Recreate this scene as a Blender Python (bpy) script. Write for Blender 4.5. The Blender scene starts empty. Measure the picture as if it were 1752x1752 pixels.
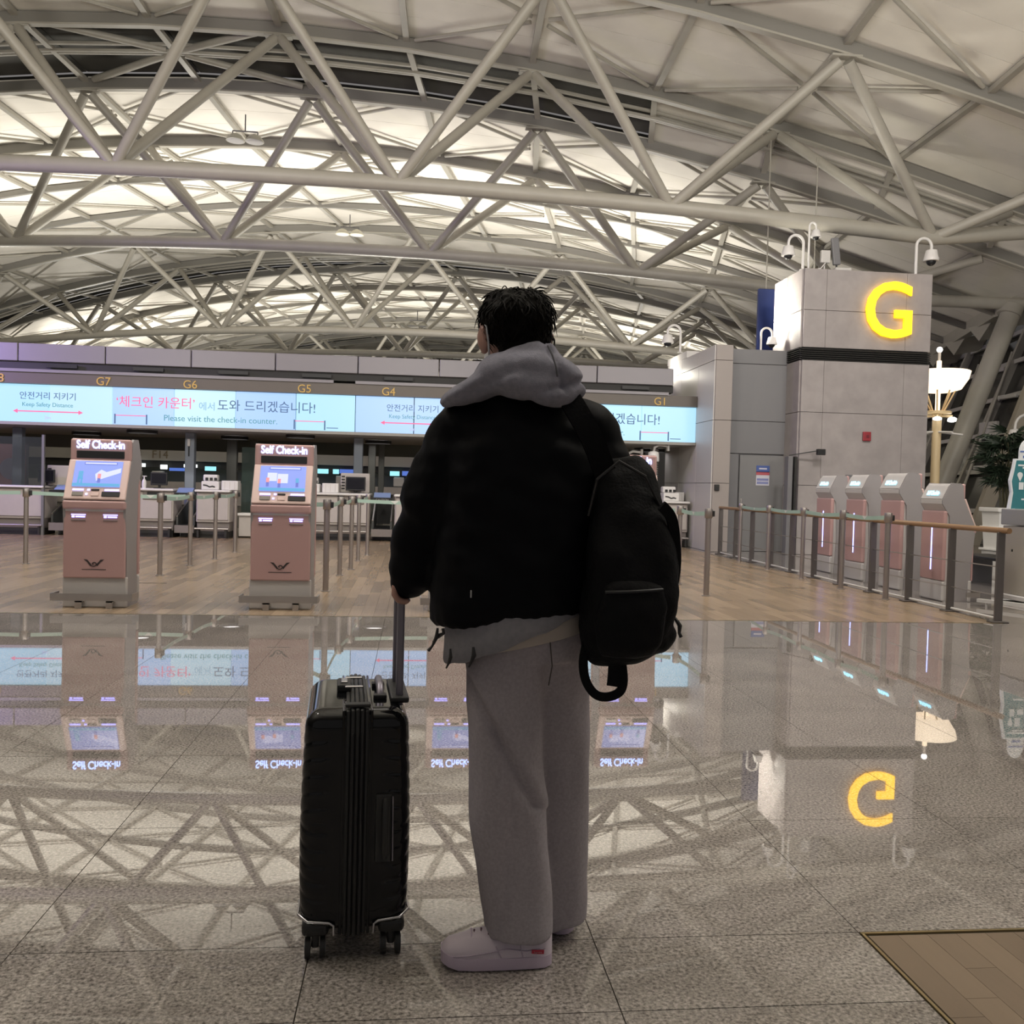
import bpy, bmesh, math, random
from mathutils import Vector, Matrix, noise
R = math.radians
PI = math.pi
random.seed(7)
SC = bpy.context.scene
COL = SC.collection

# ------------------------------------------------------------------ camera
cam_d = bpy.data.cameras.new('camera')
cam = bpy.data.objects.new('camera', cam_d)
COL.objects.link(cam)
SC.camera = cam
YAW, PITCH, ROLL, FPX = .10482, -.02805, .02582, 1577.7
_cy, _sy = math.cos(YAW), math.sin(YAW)
_fw = Vector((_sy * math.cos(PITCH), _cy * math.cos(PITCH), math.sin(PITCH)))
_rt = Vector((_cy, -_sy, 0))
_up = _rt.cross(_fw)
_r2 = _rt * math.cos(ROLL) + _up * math.sin(ROLL)
_u2 = -_rt * math.sin(ROLL) + _up * math.cos(ROLL)
cam.matrix_world = Matrix(((_r2.x, _u2.x, -_fw.x, 0), (_r2.y, _u2.y, -_fw.y, 0), (_r2.z, _u2.z, -_fw.z, 1.25), (0, 0, 0, 1)))
cam_d.sensor_width = 36
cam_d.sensor_fit = 'HORIZONTAL'
cam_d.lens = FPX / 1752 * 36
cam_d.clip_start, cam_d.clip_end = .05, 400

# ------------------------------------------------------------------ world, view, main lights
world = bpy.data.worlds.new('night_hall')
SC.world = world
world.use_nodes = True
_bg = world.node_tree.nodes['Background']
_bg.inputs[0].default_value = (.80, .76, .74, 1)
_bg.inputs[1].default_value = .24
SC.view_settings.view_transform = 'Standard'
SC.view_settings.look = 'None'
SC.view_settings.exposure = 0
SC.view_settings.gamma = 1
SC.view_settings.use_curve_mapping = False


def area(name, loc, target, size, power, color=(1, .93, .80), spread=PI):
    d = bpy.data.lights.new(name, 'AREA')
    d.energy, d.color, d.size, d.spread = power, color, size, spread
    d.shape = 'DISK'
    o = bpy.data.objects.new(name, d)
    COL.objects.link(o)
    o.location = loc
    o.rotation_euler = (Vector(target) - Vector(loc)).to_track_quat('-Z', 'Y').to_euler()
    return o


# island and far uplights standing on the roofs of the check-in islands; they wash the vault
UP = (1, .955, .865)
for ux, uy in ((-15, 31.5), (-8, 31.5), (-1, 31.0), (6, 30.5)):
    area('island_uplight', (ux, uy, 4.4), (ux, uy - .3, 12), 4.0, 640, UP, R(175))
for ux, uy in ((-16, 52), (-6, 52), (4, 52), (13, 51)):
    area('far_uplight', (ux, uy, 4.4), (ux, uy, 12), 4.0, 760, UP, R(175))
for ux in (-9, 0, 9):  # unseen upward lamps added over the open floor to brighten the near roof
    area('near_roof_fill', (ux, 2, 4.6), (ux, 7, 12), 3.0, 840, UP, R(170))
# fill lamps added unseen overhead to brighten floor, counters and tower
for ux, uy, tx, ty, pw in ((-7, 9.5, -6, 15, 250), (0, 9.5, 0, 15, 220), (7, 9.5, 8, 16, 300), (-5, 5, -3, 3, 120), (5, 5, 3.5, 3, 110)):
    area('hall_fill', (ux, uy, 9.6), (tx, ty, 0), 1.4, pw, (1, .95, .90), R(140))

# violet wash from a lit display beyond the left edge of the picture
area('violet_display_wash', (-11.5, 17.6, 4.6), (-8.5, 19.6, 3.7), .8, 170, (.50, .36, 1.0), R(120))

# ------------------------------------------------------------------ mesh helpers


class MB:
    def __init__(s):
        s.v, s.f = [], []

    def add(s, vs, fs):
        b = len(s.v)
        s.v += [tuple(p) for p in vs]
        s.f += [tuple(b + i for i in f) for f in fs]
        return s

    def obox(s, c, size, m=None):
        hx, hy, hz = size[0] / 2, size[1] / 2, size[2] / 2
        vs = [Vector((x, y, z)) for x in (-hx, hx) for y in (-hy, hy) for z in (-hz, hz)]
        if m is not None:
            vs = [m @ p for p in vs]
        c = Vector(c)
        return s.add([p + c for p in vs], [(0, 1, 3, 2), (4, 6, 7, 5), (0, 4, 5, 1), (2, 3, 7, 6), (0, 2, 6, 4), (1, 5, 7, 3)])

    def box(s, x0, x1, y0, y1, z0, z1):
        return s.obox(((x0 + x1) / 2, (y0 + y1) / 2, (z0 + z1) / 2), (abs(x1 - x0), abs(y1 - y0), abs(z1 - z0)))

    def rbox(s, c, size, r, seg=3, m=None):
        bm = bmesh.new()
        bmesh.ops.create_cube(bm, size=1)
        for p in bm.verts:
            p.co = Vector((p.co.x * size[0], p.co.y * size[1], p.co.z * size[2]))
        bmesh.ops.bevel(bm, geom=bm.edges[:], offset=r, segments=seg, affect='EDGES', profile=.5)
        bm.verts.index_update()
        vs = [(m @ p.co if m is not None else p.co.copy()) + Vector(c) for p in bm.verts]
        fs = [[p.index for p in f.verts] for f in bm.faces]
        bm.free()
        return s.add(vs, fs)

    def bar(s, p0, p1, w, h, up=(0, 0, 1)):
        p0, p1 = Vector(p0), Vector(p1)
        d = (p1 - p0).normalized()
        u = Vector(up)
        if abs(d.dot(u)) > .99:
            u = Vector((0, 1, 0))
        x = d.cross(u).normalized()
        z = x.cross(d)
        vs = [p + x * a * w / 2 + z * b * h / 2 for p in (p0, p1) for a, b in ((-1, -1), (1, -1), (1, 1), (-1, 1))]
        return s.add(vs, [(3, 2, 1, 0), (4, 5, 6, 7), (0, 1, 5, 4), (1, 2, 6, 5), (2, 3, 7, 6), (3, 0, 4, 7)])

    def tube(s, pts, r, n=8, cap=True):
        pts = [Vector(p) for p in pts]
        rs = r if isinstance(r, (list, tuple)) else [r] * len(pts)
        rings = []
        ref = None
        for i, p in enumerate(pts):
            d = (pts[min(i + 1, len(pts) - 1)] - pts[max(i - 1, 0)]).normalized()
            if ref is None:
                ref = Vector((0, 0, 1)) if abs(d.z) < .9 else Vector((1, 0, 0))
            a = (ref - d * ref.dot(d)).normalized()
            b = d.cross(a)
            ref = a
            rings.append([p + (a * math.cos(2 * PI * k / n) + b * math.sin(2 * PI * k / n)) * rs[i] for k in range(n)])
        return s.loft(rings, cap)

    def loft(s, rings, cap=True):
        n = len(rings[0])
        vs = [p for r in rings for p in r]
        fs = [(i * n + k, i * n + (k + 1) % n, (i + 1) * n + (k + 1) % n, (i + 1) * n + k) for i in range(len(rings) - 1) for k in range(n)]
        if cap:
            fs.append(tuple(range(n - 1, -1, -1)))
            fs.append(tuple((len(rings) - 1) * n + k for k in range(n)))
        return s.add(vs, fs)

    def lathe(s, prof, c=(0, 0, 0), n=20, cap=True):
        return s.loft([[(c[0] + r * math.cos(2 * PI * k / n), c[1] + r * math.sin(2 * PI * k / n), c[2] + z) for k in range(n)] for r, z in prof], cap)

    def cyl(s, p0, p1, r, n=12):
        return s.tube([p0, p1], r, n)

    def prism(s, poly, fn, a, b):
        """poly: 2-d outline; fn(u, v, w) -> point; swept from w=a to w=b."""
        n = len(poly)
        vs = [fn(u, v, a) for u, v in poly] + [fn(u, v, b) for u, v in poly]
        fs = [tuple(range(n - 1, -1, -1)), tuple(range(n, 2 * n))] + [(i, (i + 1) % n, n + (i + 1) % n, n + i) for i in range(n)]
        return s.add(vs, fs)

    def ell(s, c, r, m=None, nu=16, nv=10):
        rings = []
        for j in range(1, nv):
            t = PI * j / nv
            ring = []
            for k in range(nu):
                p = Vector((r[0] * math.sin(t) * math.cos(2 * PI * k / nu), r[1] * math.sin(t) * math.sin(2 * PI * k / nu), -r[2] * math.cos(t)))
                ring.append((m @ p if m is not None else p) + Vector(c))
            rings.append(ring)
        return s.loft(rings)

    def mesh(s, name):
        me = bpy.data.meshes.new(name)
        me.from_pydata(s.v, [], s.f)
        bm = bmesh.new()
        bm.from_mesh(me)
        bmesh.ops.recalc_face_normals(bm, faces=bm.faces[:])
        bm.to_mesh(me)
        bm.free()
        return me

    def build(s, name, m, parent=None, smooth=None):
        return obj(name, s.mesh(name), m, parent, smooth)


def obj(name, me, m, parent=None, smooth=None):
    if m is not None:
        me.materials.clear()
        me.materials.append(m)
    if smooth is not None:
        me.polygons.foreach_set('use_smooth', [True] * len(me.polygons))
        if smooth < 180:
            me.set_sharp_from_angle(angle=R(smooth))
    o = bpy.data.objects.new(name, me)
    COL.objects.link(o)
    if parent is not None:
        o.parent = parent
    return o


def tag(o, label=None, cat=None, group=None, kind=None):
    for k, v in (('label', label), ('category', cat), ('group', group), ('kind', kind)):
        if v:
            o[k] = v
    return o


def thing(name, label, cat, loc=(0, 0, 0), rz=0, group=None):
    o = bpy.data.objects.new(name, None)
    COL.objects.link(o)
    o.empty_display_size = .1
    o.location = loc
    o.rotation_euler = (0, 0, rz)
    return tag(o, label, cat, group)


KIDS = {}


def dup(root, loc=None, rz=None, label=None, group=None, scale=None):
    r = root.copy()
    COL.objects.link(r)
    if loc is not None:
        r.location = loc
    if rz is not None:
        r.rotation_euler = (0, 0, rz)
    if scale is not None:
        r.scale = scale
    if label:
        r['label'] = label
    if group:
        r['group'] = group
    for ch in list(root.children):
        c = ch.copy()
        COL.objects.link(c)
        c.parent = r
        for g in list(ch.children):
            d = g.copy()
            COL.objects.link(d)
            d.parent = c
    return r


def solid(mb, voxel, smooth=6, fac=.5, fn=None):
    """Union of overlapping closed shapes into one continuous skin."""
    me = mb.mesh('tmp')
    o = bpy.data.objects.new('tmp', me)
    COL.objects.link(o)
    a = o.modifiers.new('r', 'REMESH')
    a.mode = 'VOXEL'
    a.voxel_size = voxel
    b = o.modifiers.new('s', 'SMOOTH')
    b.factor, b.iterations = fac, smooth
    bpy.context.view_layer.update()
    out = bpy.data.meshes.new_from_object(o.evaluated_get(bpy.context.evaluated_depsgraph_get()))
    bpy.data.objects.remove(o)
    if fn is not None:
        nor = [v.normal.copy() for v in out.vertices]
        for v, n in zip(out.vertices, nor):
            v.co = fn(v.co.copy(), n)
    return out


def text_mesh(s, size, ext=.004, align='CENTER', bold=0):
    c = bpy.data.curves.new('t', 'FONT')
    c.body, c.size, c.extrude, c.align_x, c.align_y = s, size, ext, align, 'CENTER'
    c.offset = bold
    c.resolution_u = 4
    o = bpy.data.objects.new('t', c)
    COL.objects.link(o)
    bpy.context.view_layer.update()
    me = bpy.data.meshes.new_from_object(o.evaluated_get(bpy.context.evaluated_depsgraph_get()))
    bpy.data.objects.remove(o)
    return me


def text(s, size, at, m, parent=None, name='lettering', face='-y', ext=.004, width=None, height=None, align='CENTER', bold=0, tilt=0):
    """Raised lettering whose front looks along `face`; width/height fit it to a given size in metres."""
    me = text_mesh(s, size, ext, align, bold)
    xs = [v.co.x for v in me.vertices]
    ys = [v.co.y for v in me.vertices]
    kx = width / (max(xs) - min(xs)) if width else 1
    ky = height / (max(ys) - min(ys)) if height else kx
    if not width and height:
        kx = ky
    mx = {'-y': Matrix(((1, 0, 0), (0, 0, -1), (0, 1, 0))), '-x': Matrix(((0, 0, -1), (-1, 0, 0), (0, 1, 0))), '+y': Matrix(((-1, 0, 0), (0, 0, 1), (0, 1, 0)))}[face]
    cx0 = (max(xs) + min(xs)) / 2 if align == 'CENTER' else min(xs)
    cy0 = (max(ys) + min(ys)) / 2
    rot = Matrix.Rotation(tilt, 3, 'X')
    for v in me.vertices:
        p = mx @ Vector(((v.co.x - cx0) * kx, (v.co.y - cy0) * ky, v.co.z))
        v.co = rot @ p + Vector(at)
    return obj(name, me, m, parent)


# ------------------------------------------------------------------ materials
MATS = {}


def mat(name, col, rough=.5, metal=0, spec=.5, emit=None, es=0, var=0, scale=8, bump=0, bscale=60, objvar=0, alpha=None, ior=None, coat=0, stretch=None):
    if name in MATS:
        return MATS[name]
    m = bpy.data.materials.new(name)
    m.use_nodes = True
    nt = m.node_tree
    b = nt.nodes['Principled BSDF']
    N, L = nt.nodes.new, nt.links.new
    b.inputs['Base Color'].default_value = (*col, 1)
    b.inputs['Roughness'].default_value = rough
    b.inputs['Metallic'].default_value = metal
    b.inputs['Specular IOR Level'].default_value = spec
    if ior:
        b.inputs['IOR'].default_value = ior
    if coat:
        b.inputs['Coat Weight'].default_value = coat
        b.inputs['Coat Roughness'].default_value = .06
    if emit:
        b.inputs['Emission Color'].default_value = (*emit, 1)
        b.inputs['Emission Strength'].default_value = es
    if alpha is not None:
        b.inputs['Alpha'].default_value = alpha
    if var or objvar or bump:
        geo = N('ShaderNodeNewGeometry')
        src = geo.outputs['Position']
        if stretch:
            mp = N('ShaderNodeMapping')
            mp.inputs['Scale'].default_value = stretch
            L(src, mp.inputs[0])
            src = mp.outputs[0]
        if var or objvar:
            val = None
            if var:
                nz = N('ShaderNodeTexNoise')
                nz.inputs['Scale'].default_value = scale
                nz.inputs['Detail'].default_value = 5
                L(src, nz.inputs['Vector'])
                mr = N('ShaderNodeMapRange')
                mr.inputs['From Min'].default_value, mr.inputs['From Max'].default_value = .3, .7
                mr.inputs['To Min'].default_value, mr.inputs['To Max'].default_value = 1 - var, 1 + var
                L(nz.outputs['Fac'], mr.inputs['Value'])
                val = mr.outputs[0]
            if objvar:
                oi = N('ShaderNodeObjectInfo')
                mr2 = N('ShaderNodeMapRange')
                mr2.inputs['To Min'].default_value, mr2.inputs['To Max'].default_value = 1 - objvar, 1 + objvar
                L(oi.outputs['Random'], mr2.inputs['Value'])
                if val is None:
                    val = mr2.outputs[0]
                else:
                    mu = N('ShaderNodeMath')
                    mu.operation = 'MULTIPLY'
                    L(val, mu.inputs[0])
                    L(mr2.outputs[0], mu.inputs[1])
                    val = mu.outputs[0]
            sc = N('ShaderNodeVectorMath')
            sc.operation = 'SCALE'
            sc.inputs[0].default_value = col
            L(val, sc.inputs['Scale'])
            L(sc.outputs[0], b.inputs['Base Color'])
        if bump:
            nb = N('ShaderNodeTexNoise')
            nb.inputs['Scale'].default_value = bscale
            nb.inputs['Detail'].default_value = 4
            L(src, nb.inputs['Vector'])
            bp = N('ShaderNodeBump')
            bp.inputs['Strength'].default_value = bump
            bp.inputs['Distance'].default_value = .01
            L(nb.outputs['Fac'], bp.inputs['Height'])
            L(bp.outputs[0], b.inputs['Normal'])
    MATS[name] = m
    return m


def granite_mat():
    m = bpy.data.materials.new('polished_granite')
    m.use_nodes = True
    nt = m.node_tree
    N, L = nt.nodes.new, nt.links.new
    b = nt.nodes['Principled BSDF']
    geo = N('ShaderNodeNewGeometry')
    n1 = N('ShaderNodeTexNoise')
    n1.inputs['Scale'].default_value = 95
    n1.inputs['Detail'].default_value = 3
    n1.inputs['Roughness'].default_value = .65
    L(geo.outputs['Position'], n1.inputs['Vector'])
    r1 = N('ShaderNodeValToRGB')
    e = r1.color_ramp.elements
    e[0].position, e[0].color = .34, (.085, .078, .070, 1)
    e[1].position, e[1].color = .66, (.43, .39, .36, 1)
    x = e.new(.46)
    x.color = (.222, .199, .182, 1)
    x = e.new(.55)
    x.color = (.300, .272, .250, 1)
    L(n1.outputs['Fac'], r1.inputs[0])
    n2 = N('ShaderNodeTexNoise')
    n2.inputs['Scale'].default_value = 2.2
    n2.inputs['Detail'].default_value = 4
    L(geo.outputs['Position'], n2.inputs['Vector'])
    mr = N('ShaderNodeMapRange')
    mr.inputs['From Min'].default_value, mr.inputs['From Max'].default_value = .3, .7
    mr.inputs['To Min'].default_value, mr.inputs['To Max'].default_value = .86, 1.1
    L(n2.outputs['Fac'], mr.inputs['Value'])
    oi = N('ShaderNodeObjectInfo')
    mr2 = N('ShaderNodeMapRange')
    mr2.inputs['To Min'].default_value, mr2.inputs['To Max'].default_value = .93, 1.06
    L(oi.outputs['Random'], mr2.inputs['Value'])
    mu = N('ShaderNodeMath')
    mu.operation = 'MULTIPLY'
    L(mr.outputs[0], mu.inputs[0])
    L(mr2.outputs[0], mu.inputs[1])
    sc = N('ShaderNodeVectorMath')
    sc.operation = 'SCALE'
    L(r1.outputs[0], sc.inputs[0])
    L(mu.outputs[0], sc.inputs['Scale'])
    L(sc.outputs[0], b.inputs['Base Color'])
    b.inputs['Roughness'].default_value = .012
    b.inputs['IOR'].default_value = 1.95
    return m


def wood_mat(name, c0, c1, rough):
    m = bpy.data.materials.new(name)
    m.use_nodes = True
    nt = m.node_tree
    N, L = nt.nodes.new, nt.links.new
    b = nt.nodes['Principled BSDF']
    geo = N('ShaderNodeNewGeometry')
    mp = N('ShaderNodeMapping')
    mp.inputs['Scale'].default_value = (34, 1.6, 1)
    L(geo.outputs['Position'], mp.inputs[0])
    n1 = N('ShaderNodeTexNoise')
    n1.inputs['Scale'].default_value = 1.4
    n1.inputs['Detail'].default_value = 6
    n1.inputs['Distortion'].default_value = .5
    L(mp.outputs[0], n1.inputs['Vector'])
    ri = N('ShaderNodeNewGeometry')
    ad = N('ShaderNodeMath')
    ad.operation = 'MULTIPLY_ADD'
    ad.inputs[1].default_value = .55
    L(ri.outputs['Random Per Island'], ad.inputs[0])
    nm = N('ShaderNodeMath')
    nm.operation = 'MULTIPLY'
    nm.inputs[1].default_value = .40
    L(n1.outputs['Fac'], nm.inputs[0])
    L(nm.outputs[0], ad.inputs[2])
    oi = N('ShaderNodeObjectInfo')
    ad2 = N('ShaderNodeMath')
    ad2.operation = 'MULTIPLY_ADD'
    ad2.inputs[1].default_value = .45
    L(oi.outputs['Random'], ad2.inputs[0])
    L(ad.outputs[0], ad2.inputs[2])
    r1 = N('ShaderNodeValToRGB')
    e = r1.color_ramp.elements
    e[0].position, e[0].color = .05, (*c0, 1)
    e[1].position, e[1].color = 1.0, (*c1, 1)
    L(ad2.outputs[0], r1.inputs[0])
    L(r1.outputs[0], b.inputs['Base Color'])
    b.inputs['Roughness'].default_value = rough
    return m


GRANITE = granite_mat()
WOOD = wood_mat('oak_floor_boards', (.105, .074, .046), (.34, .250, .165), .26)
WOOD2 = wood_mat('walnut_inset_boards', (.135, .098, .068), (.215, .160, .112), .35)
JOINT = mat('dark_joint', (.045, .038, .030), .8)
BRASS = mat('brass_edge_strip', (.52, .42, .24), .3, 1)
ROOFW = mat('roof_panel_white', (.76, .72, .645), .7, var=.05, scale=1.2)
ROOFD = mat('skylight_dark_glass', (.085, .082, .072), .8, var=.12, scale=2)
ROOFGAP = mat('roof_shadow_gap', (.05, .048, .043), .9)
STEEL = mat('truss_paint_offwhite', (.37, .348, .30), .42, var=.04, scale=3)
CHORD = mat('chord_paint_grey', (.21, .20, .18), .5)
BLACK = mat('black_plastic', (.012, .012, .013), .45)
DARK = mat('dark_recess', (.025, .024, .023), .7)
STAIN = mat('brushed_steel', (.47, .44, .42), .33, .9, bump=.04, bscale=40, stretch=(30, 30, 1))
POSTM = mat('barrier_post_steel', (.40, .36, .34), .36, .85)
GREYP = mat('stone_cladding', (.315, .285, .28), .55, var=.10, scale=3.5, objvar=.03)
LGREY = mat('light_metal_cladding', (.55, .53, .51), .42, objvar=.02)
MGREY = mat('grey_wall_panel', (.17, .167, .175), .45, objvar=.03)
WHITE = mat('white_laminate', (.70, .68, .66), .4)
BEIGE = mat('counter_beige', (.46, .42, .39), .5, var=.03, scale=6)
PLINTH = mat('counter_plinth', (.20, .175, .16), .5)
PINK = mat('rose_gold_paint', (.47, .295, .285), .38, spec=.5)
PINKL = mat('rose_gold_pale', (.72, .54, .50), .36)
KWHITE = mat('kiosk_white', (.50, .475, .465), .4)
KGREY = mat('kiosk_side_grey', (.29, .27, .275), .42)
LEDW = mat('lit_white_text', (.8, .8, .9), .5, emit=(.27, .42, 1.0), es=5.0)
LEDV = mat('lit_violet_label', (.5, .5, .8), .5, emit=(.36, .34, 1.0), es=2.6)
LEDB = mat('lit_blue_strip', (.3, .3, .9), .5, emit=(.30, .36, 1.0), es=4.5)
LEDC = mat('lit_cyan_text', (.4, .7, .9), .5, emit=(.30, .75, 1.0), es=2.2)
GLASS = mat('tinted_glass', (.05, .06, .055), .05, spec=.6, alpha=.38)

# ================================================================== FLOOR
floor = MB().box(-30, 40, -12, 90, -.30, -.004).build('floor', JOINT)
tag(floor, kind='structure')
TW, TD, TX, TY = .770, .880, .518, 2.483
G = .0016


def tile_box(x0, x1, y0, y1, gap=G):
    return MB().box(x0 + gap, x1 - gap, y0 + gap, y1 - gap, -.028, 0)


# granite tiles: large polished squares up to the timber, and the strip beyond the railing
_t = tile_box(0, TW, 0, TD).mesh('granite_tile')
_t.materials.append(GRANITE)
for i in range(-9, 9):
    for j in range(-2, 7):
        x0, y0 = TX + i * TW, TY + j * TD
        if i >= 1 and j < 0:
            continue
        if j == -1:      # a cut course runs along the inset timber
            for a, b in ((TY - .352, TY), (TY - TD, TY - .352)):
                tile_box(x0, x0 + TW, a, b).build('granite_tile', GRANITE, floor)
            continue
        o = bpy.data.objects.new('granite_tile', _t)
        COL.objects.link(o)
        o.location = (x0, y0, 0)
        o.parent = floor
for i in range(7, 15):
    for j in range(7, 18):
        o = bpy.data.objects.new('granite_tile', _t)
        COL.objects.link(o)
        o.location = (TX + i * TW, TY + j * TD, 0)
        o.parent = floor
mb = MB()
for i in range(7, 48):
    for j in range(7, 60):
        if (i < 15 and j < 18) or TX + i * TW > 34:
            continue
        mb.box(TX + i * TW + G, TX + (i + 1) * TW - G, TY + j * TD + G, TY + (j + 1) * TD - G, -.028, 0)
for i in list(range(-40, -9)) + list(range(9, 30)):
    for j in range(-8, 7):
        mb.box(TX + i * TW + G, TX + (i + 1) * TW - G, TY + j * TD + G, TY + (j + 1) * TD - G, -.028, 0)
for i in range(-9, 9):
    for j in range(-8, -2):
        if i < 1:
            mb.box(TX + i * TW + G, TX + (i + 1) * TW - G, TY + j * TD + G, TY + (j + 1) * TD - G, -.028, 0)
tag(mb.build('granite_field', GRANITE, floor), kind='stuff')

# timber strip floor in front of the counters, boards running away from the camera
WX1, WY0 = TX + 7 * TW - .02, TY + 7 * TD + .022
boards = []
PW = .118
nx = int((WX1 + 16) / PW)
for i in range(nx):
    x1 = WX1 - i * PW
    y = WY0
    first = True
    while y < 24:
        ln = random.uniform(.35, 1.0) if first else random.uniform(.8, 1.3)
        first = False
        boards.append((x1 - PW, x1, y, min(y + ln, 24)))
        y += ln


def vis(b):
    x, y = (b[0] + b[1]) / 2, b[2]
    return abs(x - .105 * y) < .56 * y and y < 12


boards.sort(key=lambda b: (not vis(b), b[2] + abs(b[0]) * .02))
for b in boards[:280]:
    MB().box(b[0] + .0008, b[1] - .0008, b[2] + .0008, b[3] - .0008, -.02, .0).build('floor_board', WOOD, floor)
mb = MB()
for b in boards[280:]:
    mb.box(b[0] + .0008, b[1] - .0008, b[2] + .0008, b[3] - .0008, -.02, .0)
tag(mb.build('floor_boards', WOOD, floor), kind='stuff')
MB().box(-16, WX1, TY + 7 * TD + .002, WY0 - .002, -.02, .0015).build('edge_strip', BRASS, floor)
# walnut inset in the near corner, framed by brass strips
IX, IY = TX + TW, TY
MB().box(IX + .003, IX + 6, IY - .012, IY - .004, -.02, .002).build('edge_strip', BRASS, floor)
MB().box(IX + .004, IX + .012, IY - 3, IY - .013, -.02, .002).build('edge_strip', BRASS, floor)
for i in range(14):
    x0 = IX + .02 + i * .088
    y = IY - .02
    ln = random.uniform(.12, .45)
    while y > IY - 2.2:
        MB().box(x0 + .0006, x0 + .0874, y - ln + .0006, y - .0006, -.02, -.001).build('floor_board', WOOD2, floor)
        y -= ln
        ln = random.uniform(.4, .7)
tag(MB().box(IX + .02 + 14 * .088, IX + 6, IY - 3, IY - .02, -.02, -.001).build('timber_field', WOOD2, floor), kind='stuff')
for x, y in ((-3.05, 11.2), (.2, 10.9), (3.9, 13.1), (5.0, 11.7), (4.6, 12.6)):
    MB().box(x - .16, x + .16, y - .02, y + .02, 0, .0015).build('floor_slot', JOINT, floor)

# ================================================================== ROOF
# four pairs of trusses fan out slightly, as the terminal curves; each row: yaw, x, y, bay, bottom rise, crest, curve, top rise, crest, curve
TR = [(.0441, -.5246, 19.7822, 5.8335, 7.6381, -5.7005, .0024, 11.572, -5.0981, .0087),
      (.1134, .239, 25.7577, 5.7442, 7.7519, -6.8524, .0032, 11.2087, -6.2988, .0089),
      (.2092, 2.9154, 38.0256, 5.7424, 7.5885, -7.6786, .0033, 11.2484, -6.7099, .0092),
      (.1790, 4.9069, 44.8442, 5.7642, 7.6333, -8.2166, .0020, 11.2548, -6.6224, .0087),
      (.2150, 7.40, 57.4, 5.7642, 7.65, -8.4, .0025, 11.25, -6.7, .0088),
      (.2150, 8.70, 64.2, 5.7642, 7.65, -8.6, .0025, 11.25, -6.7, .0088)]
TDD = 1.962
IE = 2.9        # the eave


def tnode(k, kind, i):
    th, X0, Y0, s, zb, ub, kb, zt, ut, kt = TR[k] if not isinstance(k, tuple) else k
    u = i * s
    c, sn = math.cos(th), math.sin(th)
    v = 0
    if kind == 'b':
        z = zb - kb * (u - ub) ** 2
        if i > 2:
            z2 = zb - kb * (2 * s - ub) ** 2
            z = z2 + (i - 2) / (IE - 2) * (tnode(k, 'f', IE).z - .15 - z2)
    else:
        v = TDD if kind == 'r' else -TDD
        ua = min(u, 2 * s)
        z = zt - kt * (ua - ut) ** 2
        if i > 2:
            z -= 2 * kt * (2 * s - ut) * (u - 2 * s)
    return Vector((X0 + u * c + v * sn, Y0 - u * sn + v * c, z))


V0 = (-.02, -1.5, 7.4, 5.8335, 7.64, -5.7, .0024, 11.57, -5.1, .0087)
VB = (-.03, -1.8, -7.0, 5.8335, 7.64, -5.7, .0024, 11.57, -5.1, .0087)
VE = (.2150, 12.0, 84, 5.7642, 7.65, -8.6, .0025, 11.25, -6.7, .0088)


def st(k, kind):
    return lambda i: tnode(k, kind, i)


def mid(a, b, t):
    return lambda i: a(i).lerp(b(i), t)


stations = [('x', st(VB, 'f')), ('x', st(V0, 'f')), ('x', st(V0, 'r'))]
stations.append(('m', mid(st(V0, 'r'), st(0, 'f'), .5)))
for k in range(6):
    stations += [('f', st(k, 'f')), ('r', st(k, 'r'))]
    if k in (1, 3):
        a, b = st(k, 'r'), st(k + 1, 'f')
        stations += [('m', mid(a, b, .35)), ('m', mid(a, b, .68))]
stations.append(('x', st(VE, 'r')))
IS = [-6 + .5 * n for n in range(18)]      # -6 .. 2.5
IS.append(IE)


def skyl(n):
    """The gaps between the two trusses of a pair are rooflights."""
    a, b = stations[n], stations[n + 1]
    return a[0] == 'r' and b[0] == 'f'


# dark backing above the panels is the ceiling itself
mb = MB()
for n in range(len(stations) - 1):
    for q in range(len(IS) - 1):
        A, B = stations[n][1], stations[n + 1][1]
        p = [A(IS[q]), A(IS[q + 1]), B(IS[q + 1]), B(IS[q])]
        up = Vector((0, 0, .45 if skyl(n) and IS[q] < 1 else .30))
        mb.add([x + up for x in p], [(0, 1, 2, 3)])
ceiling = mb.build('ceiling', ROOFGAP)
tag(ceiling, kind='structure')

panels = []
for n in range(len(stations) - 1):
    A, B = stations[n][1], stations[n + 1][1]
    ln = (A(-1) - B(-1)).length
    ns = max(2, round(ln / 1.05)) if n < 16 else max(2, round(ln / 2.2))
    for q in range(len(IS) - 1):
        i0, i1 = IS[q], IS[q + 1]
        dark = skyl(n) and i0 < 1
        for s in range(ns):
            t0, t1 = s / ns, (s + 1) / ns
            p = [A(i0).lerp(B(i0), t0), A(i1).lerp(B(i1), t0), A(i1).lerp(B(i1), t1), A(i0).lerp(B(i0), t1)]
            c = sum(p, Vector()) / 4
            g = 1 - .012 / (ln / ns)
            q2 = [c + (x - c) * g for x in p]
            lift = Vector((0, 0, .34 if dark else .20))
            th = Vector((0, 0, .03))
            vs = [x + lift for x in q2] + [x + lift + th for x in q2]
            panels.append((c.y + abs(c.x + 1) * .4 + (100 if c.y < 14 else 0), dark, vs))
panels.sort(key=lambda x: x[0])
BF = [(3, 2, 1, 0), (4, 5, 6, 7), (0, 1, 5, 4), (1, 2, 6, 5), (2, 3, 7, 6), (3, 0, 4, 7)]
for _, dark, vs in panels[:290]:
    MB().add(vs, BF).build('rooflight_pane' if dark else 'roof_panel', ROOFD if dark else ROOFW, ceiling)
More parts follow.
